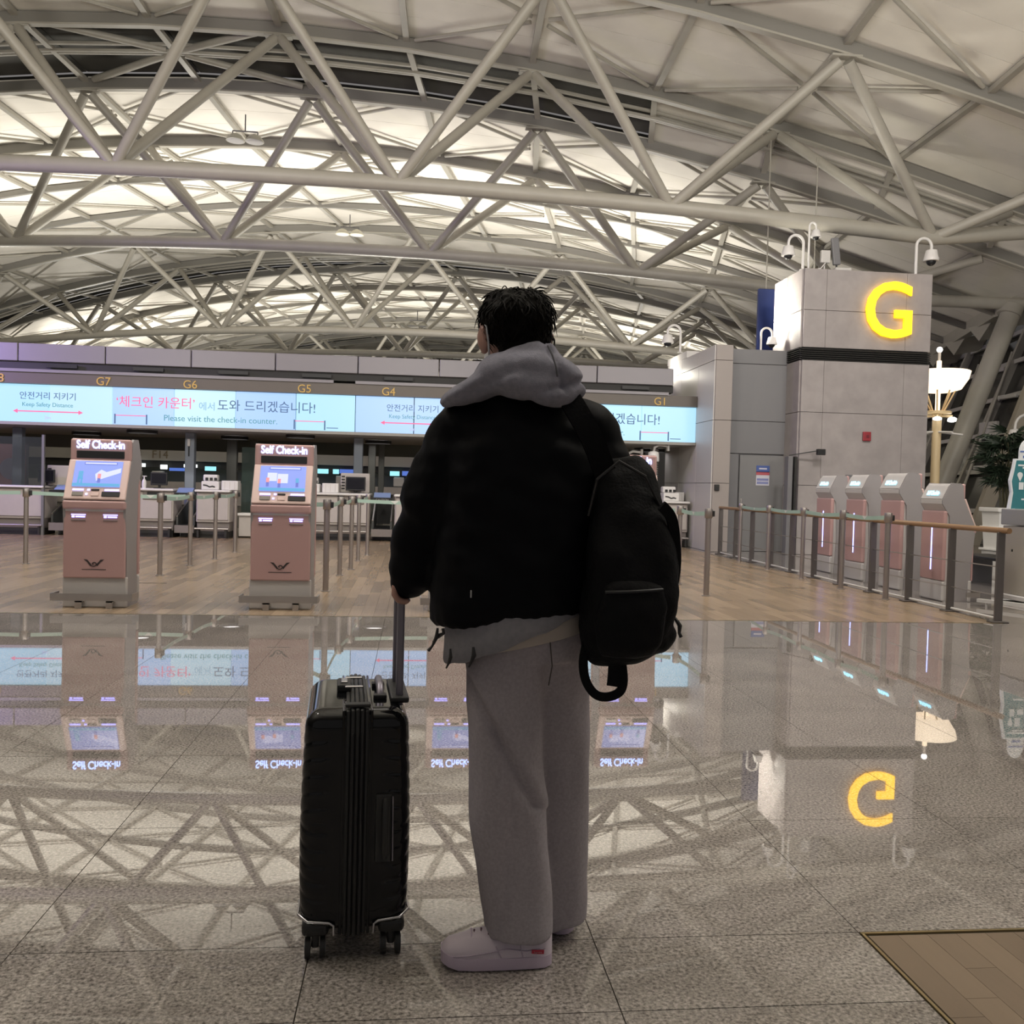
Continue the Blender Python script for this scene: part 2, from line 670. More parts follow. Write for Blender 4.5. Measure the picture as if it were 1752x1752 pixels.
for flag, nm, m in ((True, 'rooflight_panes', ROOFD), (False, 'roof_panels', ROOFW)):
    mb = MB()
    for _, dark, vs in panels[290:]:
        if dark == flag:
            mb.add(vs, BF)
    tag(mb.build(nm, m, ceiling), kind='stuff')

# purlins, arched ribs, diamond bracing under the panels
for n in range(len(stations) - 1):
    A, B = stations[n][1], stations[n + 1][1]
    near = n < 14
    far = MB()
    for q, i in enumerate(IS[:-1]):
        a, b = A(i) + Vector((0, 0, .10)), B(i) + Vector((0, 0, .10))
        if near and -5 <= i:
            MB().bar(a, b, .14, .10).build('purlin', STEEL, ceiling)
        else:
            far.bar(a, b, .10, .10)
    # braces: from the middle of each node-line purlin to the ribs half a bay away
    sky = skyl(n)
    for i in [x + .5 for x in range(-6, 2)]:
        if sky:
            if i != -1.5:
                continue
            i += .5
        m_ = A(i).lerp(B(i), .5)
        for e in (-.5, .5):
            for S in (A, B):
                t = S(i + e)
                d = (t - m_).normalized()
                p0, p1 = m_ + d * .22 + Vector((0, 0, .09)), t - d * .25 + Vector((0, 0, .09))
                r = .09 if sky else .045
                if near and i > -4:
                    MB().tube([p0, p1], r, 8).build('roof_brace', STEEL, ceiling, 60)
                else:
                    far.tube([p0, p1], r, 6)
    if far.v:
        tag(far.build('far_purlins', STEEL, ceiling), kind='stuff')
    if stations[n][0] == 'm':
        rib = MB()
        for q in range(len(IS) - 1):
            rib.bar(A(IS[q]) + Vector((0, 0, .06)), A(IS[q + 1]) + Vector((0, 0, .08)), .12, .17)
        rib.build('roof_rib', CHORD, ceiling)
    if sky:
        for t, dz in ((.40, .12), (.47, .06), (.53, .10)):
            pts = [A(i).lerp(B(i), t) + Vector((0, 0, dz)) for i in IS]
            MB().tube(pts, .05, 6).build('rooflight_rail', STEEL, ceiling, 60)
# eave girder with triangular brackets
for n in range(5, len(stations) - 1):
    A, B = stations[n][1](IE), stations[n + 1][1](IE)
    MB().bar(A + Vector((0, 0, .05)), B + Vector((0, 0, .05)), .25, .4).build('eave_girder', STEEL, ceiling)
    L = (B - A).length
    k = max(1, round(L / 2.0))
    for j in range(k):
        p = A.lerp(B, (j + .5) / k)
        MB().add([p + Vector(v) for v in ((-.1, -.6, -.1), (-.1, .6, -.1), (-.1, 0, -.6), (.8, -.6, .1), (.8, .6, .1), (.8, 0, -.4))],
                 [(0, 1, 2), (3, 5, 4), (0, 3, 4, 1), (1, 4, 5, 2), (2, 5, 3, 0)]).build('eave_bracket', STEEL, ceiling)

TL = ['nearest roof truss, its thick lower pipe crossing the picture highest up',
      'second roof truss, its lower pipe running just under the nearest truss pipe',
      'third roof truss with pale lit struts, just above the counter fascia on the left',
      'fourth roof truss, its lower pipe half hidden behind the counter fascia',
      'fifth roof truss far off, small struts between fascia and bright vault',
      'farthest roof truss, thin struts almost lost above the fascia']
for k in range(6):
    rb, rd = (.165, .112) if k < 2 else (.16, .105)
    nn = 12 if k < 4 else 8
    org = tnode(k, 'b', 0)
    t = thing('roof_truss', TL[k], 'roof truss', org, 0, 'trusses of the vaulted roof')
    ii = [-6 + .25 * n for n in range(33)] + [2.2, 2.5, IE]
    pts = [tnode(k, 'b', i) - org for i in ii]
    MB().tube(pts, rb, nn + 4).build('bottom_chord', STEEL, t, 60)
    for kind in 'fr':
        c = MB()
        f2 = MB()
        for q in range(len(IS) - 1):
            a, b = tnode(k, kind, IS[q]) - org, tnode(k, kind, IS[q + 1]) - org
            c.bar(a + Vector((0, 0, .04)), b + Vector((0, 0, .04)), .15, .24)
            f2.bar(a - Vector((0, 0, .10)), b - Vector((0, 0, .10)), .17, .04)
        ch = c.build('top_chord', CHORD, t)
        f2.build('flange', STEEL, ch)
    for i in range(-5, 3):
        b = tnode(k, 'b', i) - org
        for kind in 'fr':
            for e in (-.5, .5):
                if i + e > 2.6:
                    continue
                p = tnode(k, kind, i + e) - org - Vector((0, 0, .12))
                d = (p - b).normalized()
                MB().tube([b + d * .05, p - d * .12], rd, nn).build('strut', STEEL, t, 60)
    for i in [x + .5 for x in range(-6, 2)]:
        for kind in 'fr':
            p = tnode(k, kind, i) - org - Vector((0, 0, .14))
            MB().rbox(p, (.62, .22, .05), .02, 2).build('node_plate', STEEL, t)

# leaning pipe columns carrying the eave
for k, lab in ((1, 'leaning thick steel pipe column beside the lamp post under the roof eave'),
               (2, 'leaning pipe column half hidden behind the lamp post bowl'),
               (3, 'far leaning pipe column seen below the eave beyond the lamp')):
    top = tnode(k, 'b', 2.80)
    base = Vector((top.x - .40 * top.z, top.y - .3, 0))
    t = thing('leaning_column', lab, 'column', base, 0, 'columns under the eave')
    MB().tube([(0, 0, 0), top - base + Vector((0, 0, -.1))], .26, 20).build('shaft', STEEL, t, 60)
    MB().cyl((0, 0, 0), (0, 0, .12), .5, 20).build('foot', STEEL, t, 60)
    d = (top - base).normalized()
    MB().tube([top - base - d * .35, top - base - d * .1], .31, 20).build('collar', STEEL, t, 60)

# leaning glass facade behind the columns
fa, fb = Vector((14.9, 23.4, 0)), Vector((23.5, 57, 0))
fdir = (fb - fa).normalized()
LEAN = Vector((.40, -.02, 1.0))
fac = MB().add([fa, fb, fb + LEAN * 8.5, fa + LEAN * 8.5, fa + Vector((.1, 0, 0)), fb + Vector((.1, 0, 0)), fb + LEAN * 8.5 + Vector((.1, 0, 0)), fa + LEAN * 8.5 + Vector((.1, 0, 0))],
               BF).build('window_1', mat('night_glass', (.022, .022, .020), .12, spec=.6))
tag(fac, kind='structure')
FL = (fb - fa).length
for j in range(15):
    p = fa + fdir * (FL * j / 14) - Vector((.12, 0, 0))
    MB().bar(p, p + LEAN * 7.4, .11, .26, (1, 0, 0)).build('mullion', STEEL, fac)
for z in (.9, 2.0, 3.1, 4.2, 5.3, 6.3):
    MB().bar(fa + LEAN * z - Vector((.1, 0, 0)), fb + LEAN * z - Vector((.1, 0, 0)), .1, .12).build('transom', LGREY, fac)
for j, z in ((.55, 4.15), (1.35, 5.15), (.35, 2.1), (.7, 3.2)):
    p = fa + fdir * (FL * j / 14) + LEAN * z - Vector((.25, 0, 0))
    MB().rbox(p, (.12, .8, .5 if z == 3.2 else .12), .02, 1).build('bracket_plate', LGREY, fac)
for j in (0.3, 1.4):
    p = fa + fdir * (FL * j / 14) - Vector((.5, 0, 0))
    MB().tube([p, p + fdir * 1.2 + LEAN * 5.5], .035, 8).build('tie_rod', STEEL, fac, 60)

# grey panelled wall beyond the planter, its edge cut to the facade lean with a broad beige flange
wr = Vector((14.65, 23.2, 0))
wall = MB().prism([(.25, 0), (14, 0), (14, 9), (.25 + .37 * 9, 9)], lambda u, v, w: (wr.x + u, wr.y + w, v), .03, .3).build('wall_right', DARK)
tag(wall, kind='structure')
WG = mat('wall_panel_olive', (.155, .145, .130), .55, objvar=.03)
zs = [0, 1.45, 2.8, 4.15, 5.6, 7.0, 9.0]
for a, b in zip(zs, zs[1:]):
    for c in range(6):
        x0 = (.3 + .37 * a, .3 + .37 * b) if c == 0 else (3.2 + 2.0 * (c - 1),) * 2
        x1 = 3.2 + 2.0 * c
        if x0[1] > x1 - .1:
            if x0[0] > x1:
                continue
            x0 = (min(x0[0], x1 - .05), x1 - .05)
        MB().prism([(x0[0], a + .012), (x1 - .012, a + .012), (x1 - .012, b - .012), (x0[1], b - .012)], lambda u, v, w: (wr.x + u, wr.y + w, v), 0, .06).build('wall_panel', WG, wall)
MB().prism([(0, 0), (.42, 0), (.42 + .37 * 7.2, 7.2), (.37 * 7.2, 7.2)], lambda u, v, w: (wr.x + u - .1, wr.y + w, v), -.12, .05).build('edge_flange', mat('beige_flange', (.36, .32, .255), .5), wall)
tag(MB().box(-29.9, -29.5, -11, 89, 0, 9).build('wall_left', mat('far_wall', (.3, .29, .27), .7)), kind='structure')
tag(MB().box(-30, 40, 89, 89.4, 0, 14).build('wall_back', mat('far_wall', (.3, .29, .27), .7)), kind='structure')
# ================================================================== CHECK-IN ISLAND
FY = 19.6                       # front plane of the screens
X0, X1 = -14.8, 6.05
LILAC = mat('fascia_panel', (.225, .21, .23), .35, objvar=.03)
BROWN = mat('sign_band_brown', (.115, .098, .085), .45)
SOFF = mat('soffit_grey', (.30, .29, .27), .6)
can = thing('check_in_canopy', 'long grey overhead canopy above the check-in counters, with brown number band', 'canopy', (0, FY, 0))
n_ = 12
for i in range(n_):
    a, b = X0 + (5.52 - X0) * i / n_, X0 + (5.52 - X0) * (i + 1) / n_
    MB().rbox(((a + b) / 2, .2, 3.70), (b - a - .02, .4, .36), .01, 1).build('fascia_panel', LILAC, can)
    MB().box(a + .55, a + 1.15, -.02, .02, 3.405, 3.475).build('vent_grille', BLACK, can)
MB().box(X0, 5.52, .05, .38, 3.36, 3.52).build('recess', DARK, can)
MB().box(X0, -1.75, -.05, .1, 3.30, 3.36).build('light_ledge', LILAC, can)
MB().box(-1.3, 5.4, -.05, .1, 3.30, 3.36).build('light_ledge', LILAC, can)
MB().box(X0, X1, -.02, .25, 3.07, 3.30).build('sign_band', BROWN, can)
MB().box(X0, X1, .13, .4, 2.28, 3.07).build('screen_backing', DARK, can)
MB().box(X0, 6.05, .02, 4.6, 2.24, 2.30).build('soffit', SOFF, can)
MB().box(X0, 6.05, 4.45, 4.6, 1.93, 2.24).build('rear_beam', mat('rear_beam_olive', (.14, .15, .125), .6), can)
MB().box(X0, 5.52, .38, 4.6, 3.3, 3.36).build('top_deck', SOFF, can)
AMBER = mat('amber_numerals', (.50, .32, .08), .4, emit=(.7, .42, .08), es=.10)
for s, x in (('G8', -8.42), ('G7', -6.353), ('G6', -4.644), ('G5', -2.344), ('G4', -.607), ('G3', 1.62), ('G2', 3.36), ('G1', 5.207)):
    text(s, .2, (x, -.026, 3.165), AMBER, can, 'counter_number', ext=.006, height=.165)
DISC = mat('downlight_disc', (.8, .8, .8), .5, emit=(1, .95, .95), es=2.4)
for i in range(5):
    for j, y in enumerate((.75, 2.4)):
        dl = MB().lathe([(.28, 0), (.28, -.004)], (-9.1 + i * 3.3 + j * 1.6, y, 2.238), 20).build('downlight', DISC, can)
        MB().lathe([(.29, 0), (.29, -.07), (.31, -.07), (.31, 0)], (-9.1 + i * 3.3 + j * 1.6, y, 2.238), 20, False).build('disc_shield', DARK, dl, 60)  # dark ring added below the soffit to hide the bright disc from low views
for x in (-8.54, -4.94, -1.29, 3.0):
    c_ = thing('canopy_column', {-8.54: 'blue-grey canopy column behind the counters near the picture edge',
                                 -4.94: 'blue-grey canopy column with a small fitting, between the two front kiosks',
                                 -1.29: 'blue-grey canopy column just past the second front kiosk',
                                 3.0: 'blue-grey canopy column hidden mostly behind the man'}[x], 'column', (x, FY + 1.35, 0), 0, 'canopy columns')
    MB().rbox((0, 0, 1.12), (.20, .20, 2.24), .015, 2).build('shaft', mat('column_bluegrey', (.26, .30, .36), .4), c_)
    MB().rbox((0, 0, .06), (.26, .26, .12), .01, 1).build('foot', MGREY, c_)
    if x == -4.94:
        MB().rbox((-.01, -.12, 2.02), (.06, .05, .16), .01, 2).build('fitting', WHITE, c_)
        MB().cyl((-.01, -.12, 1.94), (-.01, -.12, 1.72), .012).build('cable', BLACK, c_)
for x, w, d, lab in ((-4.40, .24, 3.2, 'broad olive mullion post beside the narrow counter under sign G6'), (-4.0, .17, 3.8, 'slim olive mullion post above the low white bench'), (-1.06, .17, 2.9, 'olive mullion post next to the blue-grey column past the second kiosk'), (-.86, .14, 3.6, 'slimmest olive mullion post above the conveyor by the jacket sleeve'), (-7.6, .16, 3.4, 'olive mullion post behind the glass-screened counter at the picture edge'), (5.3, .16, 3.0, 'olive mullion post beside the white dome camera under sign G1')):
    c_ = MB().rbox((x, FY + d, 1.11), (w, .18, 2.22), .01, 1).build('dark_mullion', mat('mullion_olive', (.16, .165, .15), .5))
    tag(c_, lab, 'post', 'mullions behind the counters')

# --- video wall: seams every 1.227 m
PIT, S0 = 1.227, -7.43
vw = thing('video_wall', 'long pale blue video wall with Korean check-in notices over the counters', 'screen', (0, FY, 0))
SCR = [mat('screen_cyan', (.1, .1, .1), .3, emit=(.42, .77, 1.02), es=1.0), mat('screen_blue', (.1, .1, .1), .3, emit=(.36, .60, 1.0), es=1.0),
       mat('screen_pale', (.1, .1, .1), .3, emit=(.50, .80, 1.0), es=1.0)]
pat = {-1: 0, 0: 2, 1: 1, 2: 2, 3: 1, 4: 0, 5: 1, 6: 1, 7: 1, 8: 2, 9: 0, 10: 0}
pan = {}
for n in range(-6, 11):
    a, b = S0 + n * PIT, min(S0 + (n + 1) * PIT, 6.055)
    if a < X0:
        continue
    pan[n] = MB().box(a + .009, b - .009, .05, .13, 2.305, 3.06).build('display_panel', SCR[pat.get(n, n % 3)], vw)
INK = mat('screen_ink_navy', (.03, .05, .10), .5, emit=(.045, .10, .20), es=1)
INKT = mat('screen_ink_teal', (.05, .1, .1), .5, emit=(.07, .26, .30), es=1)
INKP = mat('screen_ink_pink', (.3, .05, .1), .5, emit=(.80, .13, .28), es=1)
INKG = mat('screen_ink_grey', (.1, .2, .3), .5, emit=(.20, .36, .48), es=1)
INKL = mat('screen_ink_lilac', (.1, .2, .3), .5, emit=(.55, .42, .75), es=1)
TY_ = .046


def safety(cx):
    text('안전거리 지키기', .15, (cx - .03, TY_, 2.835), INK, vw, width=1.08, ext=.003)
    text('Keep Safety Distance', .1, (cx - .03, TY_, 2.645), INKT, vw, width=.98, ext=.003)
    text('2m', .09, (cx - .03, TY_, 2.40), INKL, vw, height=.07, ext=.003)
    MB().box(cx - .62, cx + .58, TY_ - .002, TY_ + .002, 2.505, 2.528).add([(cx - .70, TY_, 2.516), (cx - .61, TY_, 2.56), (cx - .61, TY_, 2.472)], [(0, 1, 2)]).add([(cx + .66, TY_, 2.516), (cx + .57, TY_, 2.472), (cx + .57, TY_, 2.56)], [(0, 1, 2)]).build('distance_arrow', INKP, vw)


def counter_notice(a):
    text('‘체크인 카운터’', .2, (a + .86, TY_, 2.78), INKP, vw, width=1.55, ext=.003)
    text('에서', .12, (a + 1.88, TY_, 2.735), INKG, vw, width=.31, ext=.003)
    text('도와 드리겠습니다!', .2, (a + 3.09, TY_, 2.77), INK, vw, width=1.98, ext=.003)
    text('Please visit the check-in counter.', .12, (a + 2.17, TY_, 2.47), INKT, vw, width=2.28, ext=.003)
    for x in (a + .06, a + 3.66):
        MB().box(x, x + .62, TY_ - .002, TY_ + .002, 2.485, 2.50).build('belt_picture', INKP, vw)
        MB().box(x - .015, x + .012, TY_ - .003, TY_ + .002, 2.32, 2.52).box(x + .61, x + .637, TY_ - .003, TY_ + .002, 2.32, 2.52).build('post_picture', INK, vw)
    MB().box(a + 4.32, a + 4.56, TY_ - .002, TY_ + .002, 2.36, 2.375).build('line_picture', INK, vw)


safety(S0)
counter_notice(S0 + PIT)
safety(S0 + 6 * PIT)
counter_notice(S0 + 7 * PIT)

# --- counters
SILVERTEXT = mat('grey_print', (.35, .34, .33), .5)


def counter(xa, xb, lab, split=None):
    w = xb - xa
    t = thing('check_in_counter', lab, 'counter', (xa, FY + .2, 0), 0, 'check-in counters under the canopy')
    MB().rbox((w / 2, .36, .64), (w, .72, .62), .02, 2).build('desk_body', BEIGE, t)
    MB().rbox((w / 2, -.012, .66), (w - .05, .03, .56), .008, 1).build('front_panel', BEIGE, t)
    MB().rbox((w / 2, .38, .24), (w - .02, .66, .20), .008, 1).build('plinth', PLINTH, t)
    MB().rbox((w / 2, .33, .985), (w + .04, .86, .05), .018, 2).build('worktop', WHITE, t)
    MB().tube([(0, -.10, .20), (w, -.10, .20)], .022, 8).build('foot_rail', STAIN, t, 60)
    for x in (.06, w - .06):
        MB().box(x - .02, x + .02, -.10, .1, .02, .21).build('rail_bracket', DARK, t)
    MB().box(.02, w - .02, .06, .66, 0, .14).build('kick_base', DARK, t)
    if split:
        MB().box(split - .008, split + .008, -.03, .02, .14, .96).build('joint', DARK, t)
        MB().rbox((split + .33, -.02, .87), (.42, .05, .19), .015, 2).build('slot_frame', PLINTH, t)
        MB().rbox((split + .34, -.045, .885), (.26, .02, .11), .01, 1).build('ticket_slot', BLACK, t)
    return t


counter(-9.3, -7.57, 'check-in counter behind glass screen, nearest the picture edge')
counter(-6.28, -5.0, 'check-in counter behind the first front kiosk, under sign G7', .55)
counter(-4.54, -3.86, 'narrow check-in counter beside dark conveyor, under sign G6')
counter(-2.57, -.96, 'check-in counter just past the second front kiosk, under sign G5', .95)
counter(-.43, .9, 'check-in counter partly hidden by the man, under sign G4')
counter(1.6, 2.9, 'check-in counter wholly behind the man, under sign G3')
counter(3.55, 4.7, 'check-in counter behind the backpack, under sign G2')
counter(5.42, 5.98, 'white check-in counter at the end of the row, under sign G1')


def conveyor(xa, xb, lab):
    w = xb - xa
    t = thing('baggage_conveyor', lab, 'conveyor', (xa, FY + .2, 0), 0, 'baggage conveyors between counters')
    MB().box(0, w, .5, 2.0, .0, .24).build('conveyor_bed', MGREY, t)
    MB().box(.03, w - .03, .0, 1.98, .24, .26).build('belt', BLACK, t)
    MB().box(0, w, -.02, .06, .10, .26).build('scale_front', PLINTH, t)
    for x in (.0, w - .05):
        MB().prism([(0, .26), (1.6, .26), (1.6, .95), (0, .42)], lambda u, v, q: (q, u + .1, v), x + .005, x + .045).build('side_panel', mat('conveyor_dark', (.06, .062, .06), .35), t)
        MB().bar((x + .025, .1, .44), (x + .025, 1.7, .97), .03, .025).build('side_rail', STAIN, t)
    MB().box(0, w, 1.72, 1.78, .30, .98).build('rear_curtain', DARK, t)
    MB().box(0, w, -.02, .04, .84, .93).build('notice_bar', BLACK, t)
    text('CAUTION', .06, (w / 2, -.025, .885), SILVERTEXT, t, width=min(.42, w * .6), ext=.002)
    MB().obox((w / 2, .05, .985), (w * .8, .22, .012), Matrix.Rotation(R(25), 3, 'X')).build('notice_sheet', mat('notice_blue', (.22, .30, .52), .5), t)
    return t


conveyor(-7.47, -6.35, 'dark baggage conveyor with yellow-edged ramp beside the first front kiosk')
conveyor(-4.97, -4.58, 'narrow dark baggage conveyor under sign G6')
conveyor(-0.92, -0.48, 'dark baggage conveyor with blue notice sheet beside the jacket sleeve')
conveyor(4.78, 5.37, 'dark baggage conveyor under sign G1, beside the backpack')
# low white bench and glass door leaf in the wide gap between counters
t = thing('low_bench', 'low white bench in the gap before the second front kiosk', 'bench', (-3.75, FY + .5, 0))
MB().rbox((.55, .2, .50), (1.1, .45, .06), .015, 2).build('seat', WHITE, t)
MB().rbox((.55, .22, .25), (1.06, .38, .44), .01, 1).build('seat_base', BEIGE, t)
MB().box(.0, 1.1, .1, .4, 0, .06).build('kick_base', DARK, t)
t = thing('glass_screen', 'dark tinted glass screen in the gap above the low white bench', 'glass screen', (-3.8, FY + 1.05, 0))
MB().box(0, 1.18, .1, .12, .05, 1.95).build('pane', mat('green_glass', (.05, .075, .065), .08, alpha=.75), t)
MB().box(0, 1.18, .08, .14, 0, .06).build('floor_channel', STAIN, t)
MB().lathe([(.035, 0), (.035, .03)], (.9, .08, .86), 12).build('door_knob', STAIN, t)
t = thing('glass_partition', 'tall clear glass partition beside the counter nearest the picture edge', 'glass screen', (-9.6, FY + .15, 0))
MB().box(0, 2.0, .0, .02, 1.0, 2.0).build('pane', GLASS, t)
MB().box(2.0, 2.05, -.02, .04, 0, 2.05).build('edge_post', MGREY, t)
t = thing('red_poster_panel', 'pinkish backlit poster panel behind the glass at the picture edge', 'poster', (-9.9, FY + 2.0, 0))
MB().rbox((.6, 0, 1.35), (1.35, .06, 1.1), .01, 1).build('board', mat('poster_pink', (.36, .22, .22), .5, emit=(.5, .25, .3), es=.12), t)
MB().lathe([(.0, 0), (.24, 0), (.24, .01)], (0, 0, 0), 20).build('disc', mat('poster_pale', (.5, .5, .65), .5), t).matrix_local = Matrix.Translation((.95, -.035, 1.35)) @ Matrix.Rotation(PI / 2, 4, 'X')
MB().box(-.05, .0, -.03, .03, 0, 1.9).box(1.25, 1.3, -.03, .03, 0, 1.9).build('stand', MGREY, t)


def monitor(x, y, lab, w=.34, h=.27):
    t = thing('monitor', lab, 'monitor', (x, y, 1.012), 0, 'monitors on the counters')
    MB().rbox((0, 0, .20), (w, .05, h), .012, 2).build('screen_case', BLACK, t)
    MB().rbox((0, -.026, .205), (w - .05, .006, h - .06), .002, 1).build('screen_face', mat('dark_screen', (.012, .012, .016), .12), t)
    MB().rbox((0, .03, .075), (.05, .03, .12), .008, 1).build('stand', BLACK, t)
    MB().rbox((0, .02, .006), (.2, .16, .012), .005, 1).build('foot', BLACK, t)
    return t


monitor(-7.62, FY + .45, 'black monitor on the glass-screened counter at the picture edge')
monitor(-5.36, FY + .45, 'black monitor right of the first front kiosk')
monitor(-1.28, FY + .45, 'black monitor beside the blue-grey column, past the second front kiosk', .42, .30)
monitor(.3, FY + .45, 'black monitor hidden behind the man')
for x, lab in ((-6.05, 'pale terminal housing seen left of the first front kiosk'), (-1.28, 'pale terminal housing around the monitor past the second kiosk')):
    t = thing('terminal_housing', lab, 'terminal', (x - .02 if x > -5 else x - 1.3, FY + .55, 1.01), 0, 'terminal housings')
    MB().rbox((0, .06, .22), (.62, .06, .42), .02, 2).build('shell', BEIGE, t)
    for k in range(5):
        MB().box(-.29, -.22, .02, .04, .08 + k * .065, .11 + k * .065).build('vent_slot', DARK, t)


def printer(x, y, lab):
    t = thing('ticket_printer', lab, 'printer', (x, y, 1.01), 0, 'ticket printers on the counters')
    MB().rbox((0, 0, .09), (.36, .3, .18), .02, 2).build('body', WHITE, t)
    MB().rbox((-.02, .06, .25), (.30, .2, .14), .03, 2).build('paper_cover', WHITE, t)
    for k in (-.09, .0, .09):
        MB().rbox((k, -.045, .225), (.06, .02, .06), .006, 1).build('window_slot', BLACK, t)
    MB().tube([(-.14, -.152, .10), (-.07, -.156, .09), (-.01, -.154, .06), (.05, -.156, .075), (.10, -.152, .06)], .014, 6).build('paper_feed', BLACK, t)
    b = thing('document_tray', lab.replace('ticket printer', 'document tray next to the printer'), 'tray', (x + (.40 if x < 5 else .225), y + (0 if x < 5 else .35), 1.01), 0, 'document trays on the counters')
    MB().rbox((0, 0, .10), (.34, .3, .2), .015, 2).build('box', WHITE, b)
    for k in range(3):
        MB().box(-.1 + k * .1, -.095 + k * .1, -.153, -.149, .02, .18).build('divider', BEIGE, b)


printer(-4.28, FY + .42, 'white ticket printer on the narrow counter under sign G6')
printer(-2.2, FY + .42, 'white ticket printer next to the second front kiosk, under sign G5')
printer(5.62, FY + .42, 'white ticket printer on the end counter under sign G1')
t = thing('bottle', 'white pump bottle on the counter just past the first kiosk', 'bottle', (-5.72 + .1, FY + .30, 1.01))
MB().lathe([(.04, 0), (.045, .1), (.04, .16), (.015, .19), (.012, .24)], (0, 0, 0), 14).build('body', WHITE, t, 60)
MB().bar((-.03, 0, .25), (.05, 0, .25), .02, .015).build('pump', WHITE, t)

# --- farther island seen through the gap
t = thing('far_check_in_island', 'far check-in island with glowing blue screens seen through the counter gap', 'check-in island', (0, 44, 0))
MB().box(-20, 10, .3, .6, 2.02, 2.75).build('sign_band', mat('far_band', (.33, .31, .28), .5), t)
MB().box(-20, 10, .45, .9, 1.70, 2.02).build('dark_band', DARK, t)
MB().box(-20, 10, .2, 1.0, 0, 1.05).build('counter_row', BEIGE, t)
MB().box(-20, 10, 1.6, 1.8, 0, 2.2).build('rear_wall', mat('far_rear', (.13, .15, .14), .5), t)
FS = [mat('far_screen_cyan', (.1, .1, .1), .4, emit=(.35, .85, .95), es=1.1), mat('far_sign_blue', (.05, .08, .3), .4, emit=(.10, .20, .65), es=.8), mat('far_white_lamp', (.5, .5, .5), .4, emit=(.9, .98, 1), es=2.2)]
for x, w, z, h, k in ((-4.35, .5, 1.72, .22, 0), (-3.75, .28, 1.72, .22, 0), (-3.15, .85, 1.74, .20, 1), (-1.0, .45, 1.70, .22, 0), (-.2, .9, 1.72, .22, 1), (-12.6, .35, 1.78, .16, 2), (-11.6, .3, 1.72, .2, 2),
                      (-11.0, .7, 1.62, .14, 1), (-10.4, .6, 1.80, .14, 2), (-9.5, .5, 1.70, .2, 0), (-7.2, .4, 1.74, .2, 2), (-6.3, .6, 1.68, .18, 1)):
    MB().rbox((x, .15, z), (w, .08, h), .01, 1).build('lit_panel', FS[k], t)
text('F15   F14', .2, (-12.4, .29, 2.3), mat('amber_far', (.17, .13, .08), .6), t, 'counter_number', width=1.9)
for x in (-12.9, -11.9, -3.5, -.8):
    MB().rbox((x, .35, 1.3), (.5, .4, .45), .03, 1).build('equipment', LGREY, t)

# ================================================================== TOWER, PIER, GREY DOOR WALL
tw = thing('sign_tower', 'tall stone-clad tower with glowing yellow letter G', 'tower', (7.78, 18.2, 0))
TWW, TH = 2.74, 5.84
MB().box(.03, TWW - .03, .03, 1.5, 0, TH - .02).build('core', MGREY, tw)
xs = [0, .47, 2.19, TWW]
for za, zb in ((0, 1.42), (1.42, 2.92), (2.92, 3.98), (4.24, 5.0), (5.0, TH)):
    for a, b in zip(xs, xs[1:]):
        MB().rbox(((a + b) / 2, .0, (za + zb) / 2), (b - a - .005, .06, zb - za - .008), .003, 1).build('cladding_panel', GREYP, tw)
    for a, b in ((.03, .78), (.78, 1.5)):
        MB().rbox((.0, (a + b) / 2, (za + zb) / 2), (.06, b - a - .008, zb - za - .010), .004, 1).build('cladding_panel', GREYP, tw)
        MB().rbox((TWW, (a + b) / 2, (za + zb) / 2), (.06, b - a - .008, zb - za - .010), .004, 1).build('cladding_panel', GREYP, tw)
MB().box(.02, TWW - .02, .02, 1.5, 3.97, 4.25).build('louvre_backing', BLACK, tw)
for k in range(6):
    z = 4.0 + k * .042
    MB().obox((TWW / 2, -.01, z), (TWW + .02, .07, .014), Matrix.Rotation(R(25), 3, 'X')).build('louvre_slat', DARK, tw)
    MB().obox((-.01, .75, z), (.07, 1.5, .014), Matrix.Rotation(R(25), 3, 'Y')).build('louvre_slat', DARK, tw)
GLOW = mat('glowing_yellow', (.9, .7, .05), .4, emit=(1.0, .50, .0), es=2.8)
text('G', 1.2, (1.78, -.10, 5.06), GLOW, tw, 'glowing_letter', ext=.03, width=.985, height=1.15, bold=.006)
t = thing('fire_alarm', 'small red fire alarm box on the stone tower', 'alarm', (9.20, 18.16, 2.46))
MB().rbox((0, -.02, 0), (.17, .05, .19), .012, 2).build('box', mat('alarm_red', (.28, .03, .04), .4), t)
MB().rbox((0.01, -.048, 0), (.07, .008, .06), .004, 1).build('call_button', mat('alarm_dark', (.15, .02, .03), .4), t)
t = thing('service_panel', 'grey recessed service panel with dark screen, behind the right-hand kiosks', 'panel', (8.78, 18.135, .9))
MB().rbox((.42, -.01, .37), (.86, .05, .78), .01, 1).build('frame', MGREY, t)
MB().rbox((.42, -.038, .56), (.74, .01, .30), .004, 1).build('upper_plate', mat('plate_grey', (.17, .165, .17), .4), t)
MB().rbox((.52, -.038, .2), (.5, .01, .34), .004, 1).build('dark_screen', BLACK, t)
MB().rbox((.56, -.045, .22), (.12, .01, .14), .004, 1).build('label', mat('label_yellow', (.45, .33, .05), .5), t)

